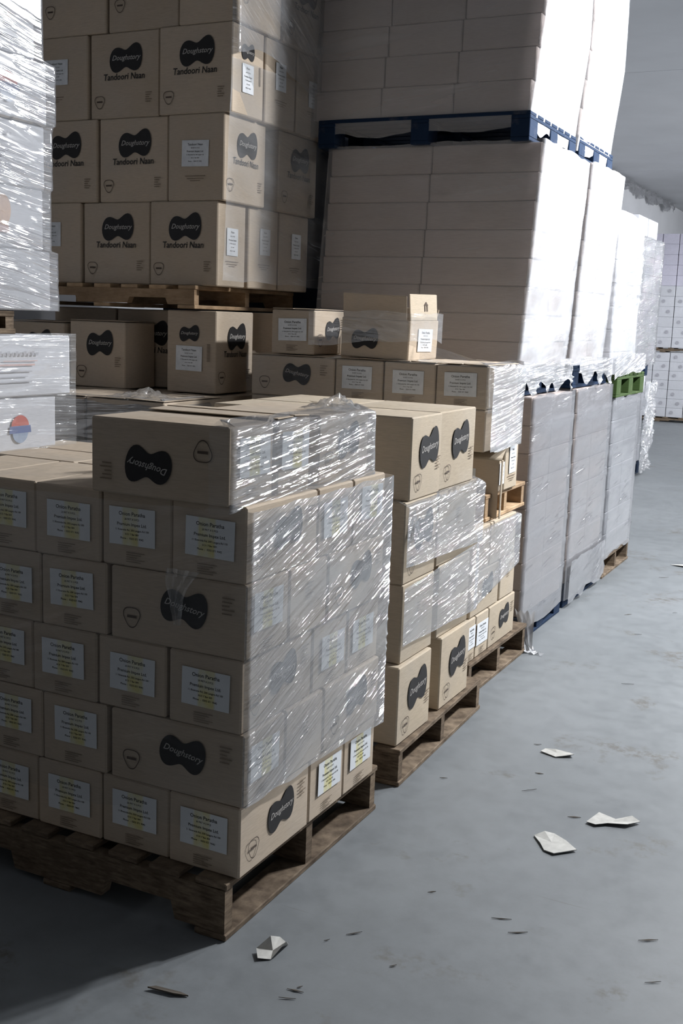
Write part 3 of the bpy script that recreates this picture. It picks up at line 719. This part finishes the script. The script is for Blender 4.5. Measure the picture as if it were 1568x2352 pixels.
film('clear film pulled across the label carton and open carton on the third stack', [(-2.60, 4.855), (-2.45, 4.872), (-2.08, 4.872), (-2.06, 5.21)], lambda t: 1.615 + 0.02 * t, 1.772, 'film_thin', ang=-0.08, seed=21, off=0.010, amp=0.004, edge=0.015)
film('shiny clear film wrapped round the two upper rows of third stack', [(-2.95, 4.86), (X3 + 0.002, 4.86), (X3 + 0.002, 5.345), (-1.9, 5.35)], lambda t: 1.33 if t < 0.70 else 1.155, 1.555, 'film_thin', ang=0.12, seed=24, off=0.008, lip=0.08, side='film_shaded')
film('bright layered film on the aisle side of the upper third stack', [(X3 + 0.006, 4.875), (X3 + 0.006, 5.345)], lambda t: 1.145 + 0.012 * t, 1.552, 'film_dense', ang=0.14, seed=27, off=0.016, lip=0.06)
film('clear film round the lower rows of the third stack', [(X3 + 0.003, 4.80), (X3 + 0.003, 5.46)], lambda t: 0.43 + 0.10 * t, 0.795, 'film', ang=0.22, seed=30, off=0.010, lip=0.05, edge=0.004, amp=0.002)
film('loose sheet of film sloping off the top of the third stack', [(-2.06, 4.98), (-1.70, 4.95)], 1.545, lambda t: 1.64 - 0.085 * t, 'film_thin', ang=-0.3, seed=33, off=0.01, amp=0.006)

# ================================================================== tall wrapped white-film stacks
def row_cartons(stack, tier, G, x_of, xs, ys_, z0, z1, n, mat, near=True, aisle=True, E=None):
    h = (z1 - z0) / n
    for r in range(n):
        za, zb = z0 + r * h, z0 + (r + 1) * h; d = x_of((za + zb) / 2)
        for i in range(len(xs) - 1):
            for q in range(len(ys_) - 1):
                is_near = q == 0; is_aisle = i == len(xs) - 2
                if not ((is_near and near) or (is_aisle and aisle)): continue
                pos = 'aisle corner' if (is_near and is_aisle) else ('camera side' if is_near else 'aisle side')
                if is_near and not is_aisle and len(xs) > 3: pos = ['inner end', 'middle'][i] + ' of camera side'
                if is_aisle and not is_near and len(ys_) > 3: pos = ['', 'middle', 'far end'][q] + ' of aisle side'
                carton(xs[i] + d, xs[i + 1] + d, ys_[q], ys_[q + 1], za, zb, f'wrapped carton, {tier}, {ORD[r+1]} row up, {pos}, {stack}', G, mat=mat, gap=0.003, name='wrapped_carton', E=E if is_aisle else None, bulge=0.003)
s1, s2, s3, s4 = 'first tall white stack', 'second tall white stack', 'third tall white stack', 'set-back far stack'
GT = 'cartons in the tall wrapped stacks'
# first
block_pallet(-2.90, -1.735, 5.76, 6.60, 0, 0.15, 'blue pallet on the floor under the first tall white stack')
row_cartons(s1, 'floor tier', GT, lambda z: 0.0, [-2.9, -2.32, -1.735], [5.765, 6.16, 6.57], 0.152, 1.355, 8, 'card_grey')
block_pallet(-2.95, -1.80, 5.62, 6.50, 1.36, 0.14, 'blue pallet between floor and middle tiers of first tall white stack')
row_cartons(s1, 'middle tier', GT, lambda z: -0.065 + 0.065 * (z - 1.5) / 1.14, [-2.92, -2.325, -1.73], [5.65, 6.08, 6.51], 1.502, 2.64, 8, 'card_grey')
block_pallet(-2.98, -1.79, 5.60, 6.46, 2.642, 0.142, 'blue pallet under the top tier of first tall white stack')
row_cartons(s1, 'top tier', GT, lambda z: -0.05 + 0.05 * min(1.0, (z - 2.79) / 0.5), [-2.985, -2.58, -2.17, -1.755], [5.62, 6.03, 6.44], 2.786, 3.86, 7, 'card_grey')
# second
block_pallet(-2.92, -1.745, 6.70, 7.58, 0, 0.15, 'blue pallet on the floor under the second tall white stack')
row_cartons(s2, 'floor tier', GT, lambda z: 0.0, [-2.32, -1.745], [6.70, 7.14, 7.57], 0.152, 1.362, 8, 'card_grey')
block_pallet(-2.95, -1.77, 6.67, 7.52, 1.365, 0.135, 'blue pallet between floor and middle tiers of second tall white stack')
row_cartons(s2, 'middle tier', GT, lambda z: -0.06 + 0.06 * (z - 1.5) / 1.14, [-2.325, -1.735], [6.66, 7.05, 7.42], 1.502, 2.675, 8, 'card_grey')
block_pallet(-2.98, -1.78, 6.50, 7.30, 2.678, 0.122, 'blue pallet under the top tier of second tall white stack')
row_cartons(s2, 'top tier', GT, lambda z: -0.05 + 0.05 * min(1.0, (z - 2.79) / 0.5), [-2.3, -1.745], [6.50, 6.87, 7.24], 2.802, 3.88, 7, 'card_grey')
# third
stringer_pallet(-2.9, -1.73, 7.66, 8.48, 0, 0.15, 'dark wooden pallet on the floor under the third tall white stack', 'wood', 7)
row_cartons(s3, 'floor tier', GT, lambda z: 0.0, [-2.3, -1.735], [7.65, 8.05, 8.44], 0.152, 1.262, 7, 'card_white')
block_pallet(-2.9, -1.72, 7.63, 8.50, 1.265, 0.155, 'green pallet between the tiers of the third tall white stack', 'wood_green', 'green_pallet', 'green pallets')
row_cartons(s3, 'middle tier', GT, lambda z: 0.0, [-2.3, -1.74], [7.45, 7.80, 8.15], 1.422, 2.47, 7, 'card_white')
# set back stack beyond
XB = -2.76
block_pallet(-3.9, XB, 12.5, 13.75, 0, 0.15, 'blue pallet on the floor under the set-back far stack')
row_cartons(s4, 'floor tier', GT, lambda z: 0.0, [-3.3, XB], [12.5, 13.1, 13.72], 0.152, 1.17, 5, 'card_white')
block_pallet(-3.9, XB, 12.6, 13.8, 1.175, 0.14, 'blue pallet between the tiers of the set-back far stack')
row_cartons(s4, 'upper tier', GT, lambda z: 0.0, [-3.3, XB], [12.6, 13.15, 13.7, 14.15], 1.318, 2.75, 7, 'card_white')
carton(-3.3, XB, 12.7, 13.2, 2.753, 2.96, 'white carton at the near end on top of the set-back far stack', GT, mat='card_white', name='wrapped_carton')
carton(-3.3, XB, 13.25, 13.75, 2.753, 2.96, 'white carton at the far end on top of the set-back far stack', GT, mat='card_white', name='wrapped_carton')

GF = 'milky film on the tall stacks'
def wrap(label, xr, ya, yb, z0, z1, seed, lean=None, mat='film_milky', front=True, amp=0.0012, ang=0.10, xl=-2.93, lo=None, side='film_side', rows=None):
    path = ([(xl, ya - 0.004)] if front else []) + [(xr + 0.002, ya - 0.004), (xr + 0.002, yb + 0.004), (xr - 0.3, yb + 0.005)]
    film(label, path, lo or z0, z1, mat, ang=ang, amp=amp, du=0.018, dz=0.011, seed=seed, off=0.009, lean=lean, group=GF, edge=0.02, side=side, rows=rows, roww=0.003 if rows else 0.0)
wrap('milky film around the floor tier of the first tall white stack', -1.735, 5.765, 6.57, 0.06, 1.36, 41, xl=-1.80, side='film_shaded', rows=[0.152 + 0.1505 * k for k in range(1, 8)])
wrap('milky film around the middle tier of the first tall white stack', -1.73, 5.65, 6.51, 1.44, 2.65, 44, lambda z: -0.065 + 0.065 * (z - 1.5) / 1.14, mat='film_lit')
wrap('milky film around the top tier of the first tall white stack', -1.755, 5.62, 6.44, 2.70, 3.87, 47, lambda z: -0.05 + 0.05 * min(1.0, (z - 2.79) / 0.5), xl=-2.99, mat='film_lit')
wrap('milky film around the floor tier of the second tall white stack', -1.745, 6.70, 7.57, 0.05, 1.37, 50, xl=-1.95, side='film_shaded', rows=[0.152 + 0.1505 * k for k in range(1, 8)])
wrap('milky film around the middle tier of the second tall white stack', -1.735, 6.66, 7.42, 1.45, 2.68, 53, lambda z: -0.06 + 0.06 * (z - 1.5) / 1.14, xl=-1.95, mat='film_lit')
wrap('milky film around the top tier of the second tall white stack', -1.745, 6.50, 7.24, 2.72, 3.89, 56, lambda z: -0.05 + 0.05 * min(1.0, (z - 2.79) / 0.5), xl=-1.95, mat='film_lit')
wrap('milky film around the floor tier of the third tall white stack', -1.735, 7.65, 8.44, 0.15, 1.265, 59, xl=-1.9, side='film_shaded', rows=[0.152 + 0.1505 * k for k in range(1, 8)])
wrap('rumpled film around the middle tier of the third tall white stack', -1.74, 7.45, 8.15, 1.43, 2.48, 62, xl=-1.9, amp=0.006, mat='film_lit')
wrap('film around the upper tier of the set-back far stack', XB, 12.6, 14.15, 1.30, 2.76, 65, xl=-3.0, mat='film', front=False)
film('gathered film hanging over the edge below the middle tier of first stack', [(-1.85, 5.635), (-1.775, 5.64), (-1.77, 6.52)], lambda t: 1.40 + 0.04 * math.sin(23 * t), 1.54, 'film_dense', ang=0.05, seed=70, off=0.022, amp=0.012, edge=0.03, group=GF)
film('gathered film hanging over the edge below the middle tier of second stack', [(-1.755, 6.66), (-1.75, 7.45)], lambda t: 1.42 + 0.04 * math.sin(17 * t + 1), 1.55, 'film_dense', ang=0.05, seed=73, off=0.022, amp=0.012, edge=0.03, group=GF)
film('rumpled film skirt over the green pallet of third stack', [(-1.735, 7.48), (-1.725, 8.42)], lambda t: 1.40 + 0.05 * t, 1.56, 'film_dense', ang=0.2, seed=76, off=0.02, amp=0.014, edge=0.02, group=GF)
film('film skirt dragging over the floor pallet of the second tall stack', [(-1.735, 6.70), (-1.735, 7.60)], lambda t: 0.045, 0.30, 'film_milky', ang=0.2, seed=79, off=0.02, amp=0.006, edge=0.03, group=GF)
film('torn plastic tail hanging to the floor beside the set-back far stack', [(XB + 0.03, 13.35), (XB + 0.05, 13.78)], 0.04, 1.12, 'film_dense', ang=1.2, seed=82, off=0.03, amp=0.03, edge=0.05, group=GF)

# film tail on the floor at the first tall stack
def film_tail():
    pts = [(-1.70, 5.735, 0.20), (-1.685, 5.715, 0.15), (-1.668, 5.70, 0.08), (-1.652, 5.685, 0.03), (-1.63, 5.67, 0.008), (-1.60, 5.63, 0.004)]
    V = []; F = []; n = 7
    for i, (x, y, z) in enumerate(pts):
        wd = [0.09, 0.08, 0.06, 0.045, 0.055, 0.09][i]
        for j in range(n):
            s = j / (n - 1) - 0.5
            V.append((x + wd * s * 1.2, y + 0.012 * math.sin(j * 2.4 + i), max(0.002, z + 0.012 * math.cos(j * 3.1 + i * 1.3))))
    for i in range(len(pts) - 1):
        for j in range(n - 1): F.append((i * n + j, i * n + j + 1, (i + 1) * n + j + 1, (i + 1) * n + j))
    me = mesh('film_tail', V, F, [MAT['film_lit']], True); uvl = me.uv_layers.new(name='UVMap')
    for l in me.loops: v = V[l.vertex_index]; uvl.data[l.index].uv = (v[2] + v[1], v[0])
    tag(obj('film_tail', me), 'twisted white tail of film trailing onto the floor from first tall stack', 'stretch film', 'stretch film')
film_tail()

# ================================================================== naan stack behind the third pallet
GN = 'naan cartons in the high stack'
stringer_pallet(-4.35, -3.19, 4.74, 5.76, 1.755, 0.115, 'pale wooden pallet under the high naan stack', 'wood_light', 7)
nz = [1.871, 2.285, 2.70, 3.115, 3.53]
def nn(r): return ['bottom row', 'second row', 'third row', 'top row'][r]
# rows: (x-right, S list (width, kind), E list (y0,y1,kind))
NR = [(-3.10, [(0.41, 'naan'), (0.43, 'naan'), (0.42, 'label_n')], [(4.80, 5.07, 'label_s'), (5.095, 5.405, 'label_s'), (5.41, 5.74, 'label_s')]),
      (-3.068, [(0.335, 'label_n'), (0.43, 'naan'), (0.43, 'naan')], [(4.80, 5.20, 'naan'), (5.335, 5.765, 'naan')]),
      (-3.03, [(0.43, 'naan'), (0.43, 'naan'), (0.43, 'label_n')], [(4.80, 5.10, 'logo_label'), (5.115, 5.43, 'label_s'), (5.44, 5.78, 'label_s')]),
      (-3.005, [(0.34, 'faint_long'), (0.43, 'shield'), (0.43, 'shield')], [(4.80, 5.22, 'shield'), (5.25, 5.70, 'naan')])]
for r, (xr, SL, EL) in enumerate(NR):
    x = xr; y0, y1, ek = EL[0]
    for k, (w, kd) in enumerate(SL):
        yb = y1 if k == 0 else (5.10 if kd != 'label_n' else 5.22)
        carton(x - w, x, 4.80 + 0.012 * (k % 2), yb, nz[r], nz[r + 1], f'brown naan carton, {nn(r)}, {["at the corner", "second from corner", "third from corner"][k]}, camera side of high naan stack', GN,
               S=kd, E=ek if k == 0 else None, gap=0.003)
        x -= w + 0.006
    for q, (ya, yb, kd) in enumerate(EL[1:]):
        carton(xr - 0.42, xr + (0.004 if q else 0), ya, yb, nz[r], nz[r + 1], f'brown naan carton, {nn(r)}, {["behind the corner", "farthest back"][q]}, aisle side of high naan stack', GN, E=kd, gap=0.003)
film('clear film around the top rows of the high naan stack', [(-3.02, 4.79), (-2.995, 4.79), (-2.995, 5.74)], lambda t: 2.96 + 0.05 * math.sin(6 * t), 3.54, 'film', ang=-0.5, seed=90, off=0.012, amp=0.008)
film('thin film on the aisle side of the lower high naan stack', [(-3.062, 4.795), (-3.03, 5.79)], 1.90, 2.95, 'film_thin', ang=-0.2, seed=93, off=0.014, amp=0.002, lean=lambda z: -0.02 + 0.035 * (z - 1.9))
# cartons below it
GL = 'naan cartons below the high stack'
carton(-3.40, -3.10, 4.80, 5.165, 1.333, 1.748, 'brown carton with small mark and white label below the high naan stack', GL, S='logo_label', E='naan')
carton(-3.87, -3.41, 5.0, 5.42, 1.333, 1.745, 'shaded brown naan carton set back between two others below high stack', GL, S='naan')
carton(-3.965, -3.60, 4.72, 4.98, 1.333, 1.675, 'brown carton with large mark beside the white cartons, below high naan stack', GL, S='naan_low', flaps=0.02)
carton(-4.36, -3.985, 4.70, 5.05, 1.333, 1.66, 'brown carton behind the left white stack, below high naan stack', GL, S='naan_low', flaps=0.02)
carton(-3.45, -3.02, 5.25, 5.70, 1.333, 1.748, 'brown carton in the shade at the back below the high naan stack', GL)
carton(-4.36, -3.92, 5.06, 5.5, 1.333, 1.745, 'rearmost brown carton by the wall below the high naan stack', GL)
MAT['navy'] = mat_cardboard('dark_navy_filler', (0.035, 0.05, 0.095), 0.1, (0.03, 0.045, 0.08))  # added filler that keeps the gap behind the naan stack dark
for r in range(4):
    carton(-4.25, -3.06, 5.95, 6.95, 0.155 + r * 0.9, 0.155 + (r + 1) * 0.9, f'dark navy filler added in the gap behind naan stack, {ORD[r+1]} from the floor', 'dark fillers in the gap', mat='navy', name='gap_filler', cat='filler block')
stringer_pallet(-4.28, -3.04, 5.93, 6.97, 0, 0.152, 'wooden pallet added under the dark navy fillers', 'wood', 7)
GB = 'low brown cartons behind the nearest stack'
for k, (xa, xb) in enumerate(((-3.45, -3.0), (-3.90, -3.455), (-4.36, -3.905))):
    for r, (za, zb) in enumerate(((0.90, 1.325), (0.52, 0.895), (0.155, 0.518))):
        if r and k == 2: continue
        carton(xa, xb, 4.22, 4.72, za, zb, f'plain brown carton, {["top","middle","bottom"][r]} of low stack behind nearest, {["aisle end","middle","wall end"][k]}', GB, flaps=0.02 if r == 0 else None)
for k, (xa, xb) in enumerate(((-3.69, -3.05), (-4.36, -3.695))):
    carton(xa, xb, 4.73, 5.72, 0.155, 1.325, f'tall brown carton carrying the naan cartons, {["aisle end","wall end"][k]}', GB)
stringer_pallet(-4.38, -3.0, 4.22, 5.74, 0, 0.152, 'wooden pallet in the dark under the low brown cartons', 'wood', 7)
film('loose clear film over the low brown cartons', [(-4.0, 4.215), (-2.995, 4.215), (-2.995, 4.6)], 1.0, 1.34, 'film', ang=0.1, seed=96, off=0.01, amp=0.006, lip=0.2)
crumple('glinting wad of film on the low brown cartons behind nearest stack', -3.2, 4.32, 1.335, 0.16, 0.10, 0.05, 13, 'film_loose')

# ================================================================== white cartons at the left
GW = 'white cartons in the left stack'
XL = -2.79
zw = [1.725, 1.935, 2.145, 2.362, 2.572, 2.79]
yfar = [3.225, 3.19, 3.20, 3.20, 3.155]
OVAL = poly_mesh([[(0.045 * math.cos(t), 0.040 * math.sin(t)) for t in [math.pi * i / 14 for i in range(15)]]], 'ink_red', 'emblem_top')
OVALB = poly_mesh([[(0.040 * math.cos(t), -0.016 + 0.040 * math.sin(t)) for t in [math.pi + math.pi * i / 14 for i in range(15)]]], 'ink_paleblue', 'emblem_base')
BAND = poly_mesh([[(-0.056, -0.02), (0.056, -0.02), (0.052, 0.006), (-0.052, 0.006)]], 'ink_blue', 'emblem_band')
WHITE_TXT = poly_mesh([rect(-0.10 + 0.02 * i, -0.008, -0.087 + 0.02 * i, 0.008 - 0.004 * (i % 2)) for i in range(10)], 'ink_grey', 'printed_text')
PINKBAR = poly_mesh([rect(-0.16, -0.003, 0.12, 0.003), rect(-0.1, 0.012, 0.14, 0.015)], 'ink_pink', 'printed_lines')
GREYBARS = poly_mesh([rect(-0.16, -0.02 - 0.018 * i, 0.10 - 0.03 * (i % 2), -0.016 - 0.018 * i) for i in range(3)], 'ink_grey', 'printed_lines')
PEACH = poly_mesh([[(0.036 * math.cos(t), 0.052 * math.sin(t)) for t in [2 * math.pi * i / 28 for i in range(28)]]], 'ink_peach', 'fish_print')
PEACHT = poly_mesh([[(-0.028, -0.075), (0.030, -0.075), (0.020, -0.038), (-0.018, -0.038)]], 'ink_pink', 'fish_tail')
def emblem(c, dims, u, v):
    b = on_face(c, BAND, 'emblem', dims, 'E', u, v, BULGE + 0.002); sub(b, OVAL, 'emblem_top', -0.0004, 0, 0.004); sub(b, OVALB, 'emblem_base', -0.0004)
def white_carton(y0, y1, z0, z1, label, kind, xr=XL, rz=0.0):
    o = carton(xr - 0.32, xr, y0, y1, z0, z1, label, GW, mat='card_white', rz=rz or 0.001, name='white_carton')
    d = (0.32, y1 - y0, z1 - z0)
    if kind == 'emblem': emblem(o, d, d[1] * 0.5 - 0.20, 0.0)
    elif kind == 'text':
        on_face(o, WHITE_TXT, 'printed_text', d, 'E', 0.03, 0.045, BULGE + 0.002); on_face(o, PINKBAR, 'printed_lines', d, 'E', 0.02, 0.005, BULGE + 0.002, 0, 0.7); on_face(o, GREYBARS, 'printed_lines', d, 'E', 0.02, 0, BULGE + 0.002, 0, 0.7)
    elif kind == 'fish':
        p = on_face(o, PEACH, 'food_print', d, 'E', d[1] * 0.5 - 0.21, 0.02, BULGE + 0.002); sub(p, PEACHT, 'food_print_base', -0.0004)
    elif kind == 'text2':
        on_face(o, WHITE_TXT, 'printed_text', d, 'E', 0.0, 0.06, BULGE + 0.002, 0, 0.8, 0.8); on_face(o, GREYBARS, 'printed_lines', d, 'E', 0.0, 0.02, BULGE + 0.002, 0, 0.6)
    return o
kd = ['plain', 'fish', 'text2', 'emblem', 'text']
nm = ['bottom of upper pallet load', 'peach oval print, second up', 'small printed text, third up', 'blue emblem half hidden, fourth up', 'red writing, topmost in view']
for r in range(5):
    white_carton(2.70, yfar[r], zw[r], zw[r + 1] , f'white wrapped carton in the left stack, {nm[r]}', kd[r], XL + (0.012 if r == 3 else 0.0))
# raised pallet: pieces of a brown pallet between upper and lower white cartons
stringer_pallet(-3.30, -2.80, 2.60, 3.05, 1.642, 0.08, 'dark brown pallet squeezed between the white cartons at left', 'wood', 5)
white_carton(2.72, 3.325, 1.422, 1.638, 'white carton with rows of red and grey print jutting out under the left pallet', 'text', XL, -0.02)
white_carton(2.70, 3.26, 1.205, 1.42, 'white carton with red and blue emblem low in the left stack', 'emblem', XL - 0.012)
for r in range(5):
    white_carton(2.70, 3.26, 0.155 + r * 0.21, 0.155 + (r + 1) * 0.21, f'white carton hidden behind the nearest pallet, {ORD[r+1]} row up, left stack', 'plain', XL - 0.012)
stringer_pallet(-3.25, -2.80, 2.60, 3.30, 0, 0.152, 'wooden pallet under the left white stack', 'wood', 5)
def step_y(z):
    for a, b in zip(zw[1:], range(5)):
        if z < a: return yfar[b] - 3.215 + 0.004
    return yfar[4] - 3.211
film('glossy film strained around the upper white cartons at left', [(XL + 0.004, 2.68), (XL + 0.004, 3.215), (XL - 0.2, 3.225)], 1.73, 2.80, 'film_gloss', ang=-0.16, seed=101, off=0.012, amp=0.0015, du=0.010, dz=0.006, group='film at left', lean=lambda z: 0.012 if 2.36 < z < 2.57 else 0.0, leany=step_y)
film('thin film over the lower white cartons at left', [(XL + 0.006, 2.70), (XL + 0.006, 3.33)], 1.23, 1.645, 'film_thin', ang=-0.02, seed=104, off=0.012, amp=0.002, group='film at left')

# ================================================================== far stacks
GFar = 'white cartons in the far stacks'
EMB = poly_mesh([[(0.045 * math.cos(t), 0.045 * math.sin(t) * (0.8 if math.sin(t) < 0 else 1.1)) for t in [2 * math.pi * i / 16 for i in range(16)]]], 'ink_grey', 'emblem')
xe = [-4.87, -4.57, -4.25, -3.945, -3.63, -3.31]
def far_block(z0, z1, n, tier, mats):
    h = (z1 - z0) / n
    for r in range(n):
        for i in range(5):
            o = carton(xe[i], xe[i + 1], 21.7, 22.15, z0 + r * h, z0 + (r + 1) * h, f'small white carton of the far {tier} stack, {ORD[r+1]} row up, {ORD[i+1]} column', GFar, mat=mats[r], gap=0.006, name='white_carton', bulge=0.002)
            if (r * 3 + i * 2) % 5 != 0 and mats[r] == 'card_white': on_face(o, EMB, 'emblem', (xe[i + 1] - xe[i], 0.45, h), 'S', 0.05 * ((r % 2) * 2 - 1), 0.0, 0.006, 0, 0.75, 0.75)
far_block(0.09, 1.30, 7, 'lower', ['card_white'] * 7)
far_block(1.385, 3.47, 11, 'upper', ['card_white'] * 6 + ['card_lilac'] * 5)
stringer_pallet(-4.87, -3.3, 21.68, 22.2, 0, 0.088, 'brown pallet on the floor under the far white cartons', 'wood', 6)
stringer_pallet(-4.87, -3.3, 21.68, 22.2, 1.303, 0.08, 'brown pallet between the two far white stacks', 'wood', 6)

# torn plastic along the top of the left wall
film('strip of torn white plastic hanging along the top of the left wall', [(-4.98, 19.5), (-4.97, 26.0)], lambda t: 4.26 - 0.05 * math.sin(31 * t), 4.43, 'film_milky', ang=0.3, seed=120, off=0.02, amp=0.05, du=0.06, dz=0.02, edge=0.06, group='film on wall', freq=8)

# ================================================================== litter on the floor
def scrap(label, pts, z=0.002, lift=0.012, seed=0, th=0.0015, mat='paper', name='paper_scrap', cat='paper scrap'):
    cx = sum(p[0] for p in pts) / len(pts); cy = sum(p[1] for p in pts) / len(pts); rnd = random.Random(seed)
    bm = bmesh.new(); vs = [bm.verts.new((p[0] - cx, p[1] - cy, 0.001 + rnd.random() ** 2 * lift)) for p in pts]
    c = bm.verts.new((0, 0, 0.002))
    for i in range(len(vs)): bm.faces.new((vs[i], vs[(i + 1) % len(vs)], c))
    bmesh.ops.recalc_face_normals(bm, faces=bm.faces)
    ext = bmesh.ops.extrude_face_region(bm, geom=list(bm.faces))
    bmesh.ops.translate(bm, verts=[v for v in ext['geom'] if isinstance(v, bmesh.types.BMVert)], vec=(0, 0, th))
    bmesh.ops.recalc_face_normals(bm, faces=bm.faces)
    me = bpy.data.meshes.new('scrap'); bm.to_mesh(me); bm.free(); me.materials.append(MAT[mat])
    return tag(obj(name, me, None, (cx, cy, 0.0005)), label, cat, 'litter on the floor')
scrap('square torn piece of white card lying on the floor', [(-0.967, 3.551), (-0.93, 3.50), (-0.905, 3.46), (-0.868, 3.448), (-0.808, 3.512), (-0.86, 3.57), (-0.909, 3.601), (-0.94, 3.585)], seed=3, lift=0.012, th=0.003)
scrap('bow-tie shaped torn paper scrap on the floor', [(-0.835, 3.745), (-0.80, 3.735), (-0.765, 3.765), (-0.70, 3.785), (-0.665, 3.84), (-0.70, 3.865), (-0.75, 3.83), (-0.815, 3.85)], seed=5, lift=0.012, th=0.002)
scrap('small white crumpled paper scrap beside the second pallet', [(-1.17, 4.31), (-1.10, 4.285), (-1.035, 4.325), (-1.06, 4.36), (-1.12, 4.35), (-1.16, 4.345)], seed=7, lift=0.025, th=0.003)
cp = scrap('crumpled pale paper on the floor in front of the nearest pallet', [(-1.43, 2.465), (-1.405, 2.43), (-1.375, 2.45), (-1.355, 2.50), (-1.37, 2.54), (-1.40, 2.545), (-1.405, 2.50)], seed=9, lift=0.045, th=0.001)
scrap('dark splinter of wood lying before the nearest pallet shadow', [(-1.585, 2.175), (-1.51, 2.185), (-1.475, 2.20), (-1.50, 2.203), (-1.57, 2.19)], seed=2, lift=0.004, th=0.004, mat='splinter', name='wood_splinter', cat='splinter')
scrap('tiny white paper scrap on the floor near the tall stacks', [(-1.40, 8.42), (-1.30, 8.40), (-1.22, 8.45), (-1.30, 8.50)], seed=12, lift=0.02, th=0.003)
rl = random.Random(31)
for i in range(46):
    y = 2.3 + 7.5 * rl.random() ** 1.5; x = rl.uniform(-1.45, 0.1 + 0.02 * y)
    a = rl.uniform(-0.5, 0.5) + 0.5; ln = rl.uniform(0.012, 0.05) * (1 + 0.08 * y); wd = rl.uniform(0.0015, 0.004)
    ca, sa = math.cos(a), math.sin(a)
    scrap('tiny dark splinter on the grey floor', [(x, y), (x + ln * ca * 0.5, y + ln * sa * 0.5 - wd), (x + ln * ca, y + ln * sa), (x + ln * ca * 0.5, y + ln * sa * 0.5 + wd)], seed=i, lift=0.002, th=0.0015, mat='splinter', name='wood_splinter', cat='splinter')
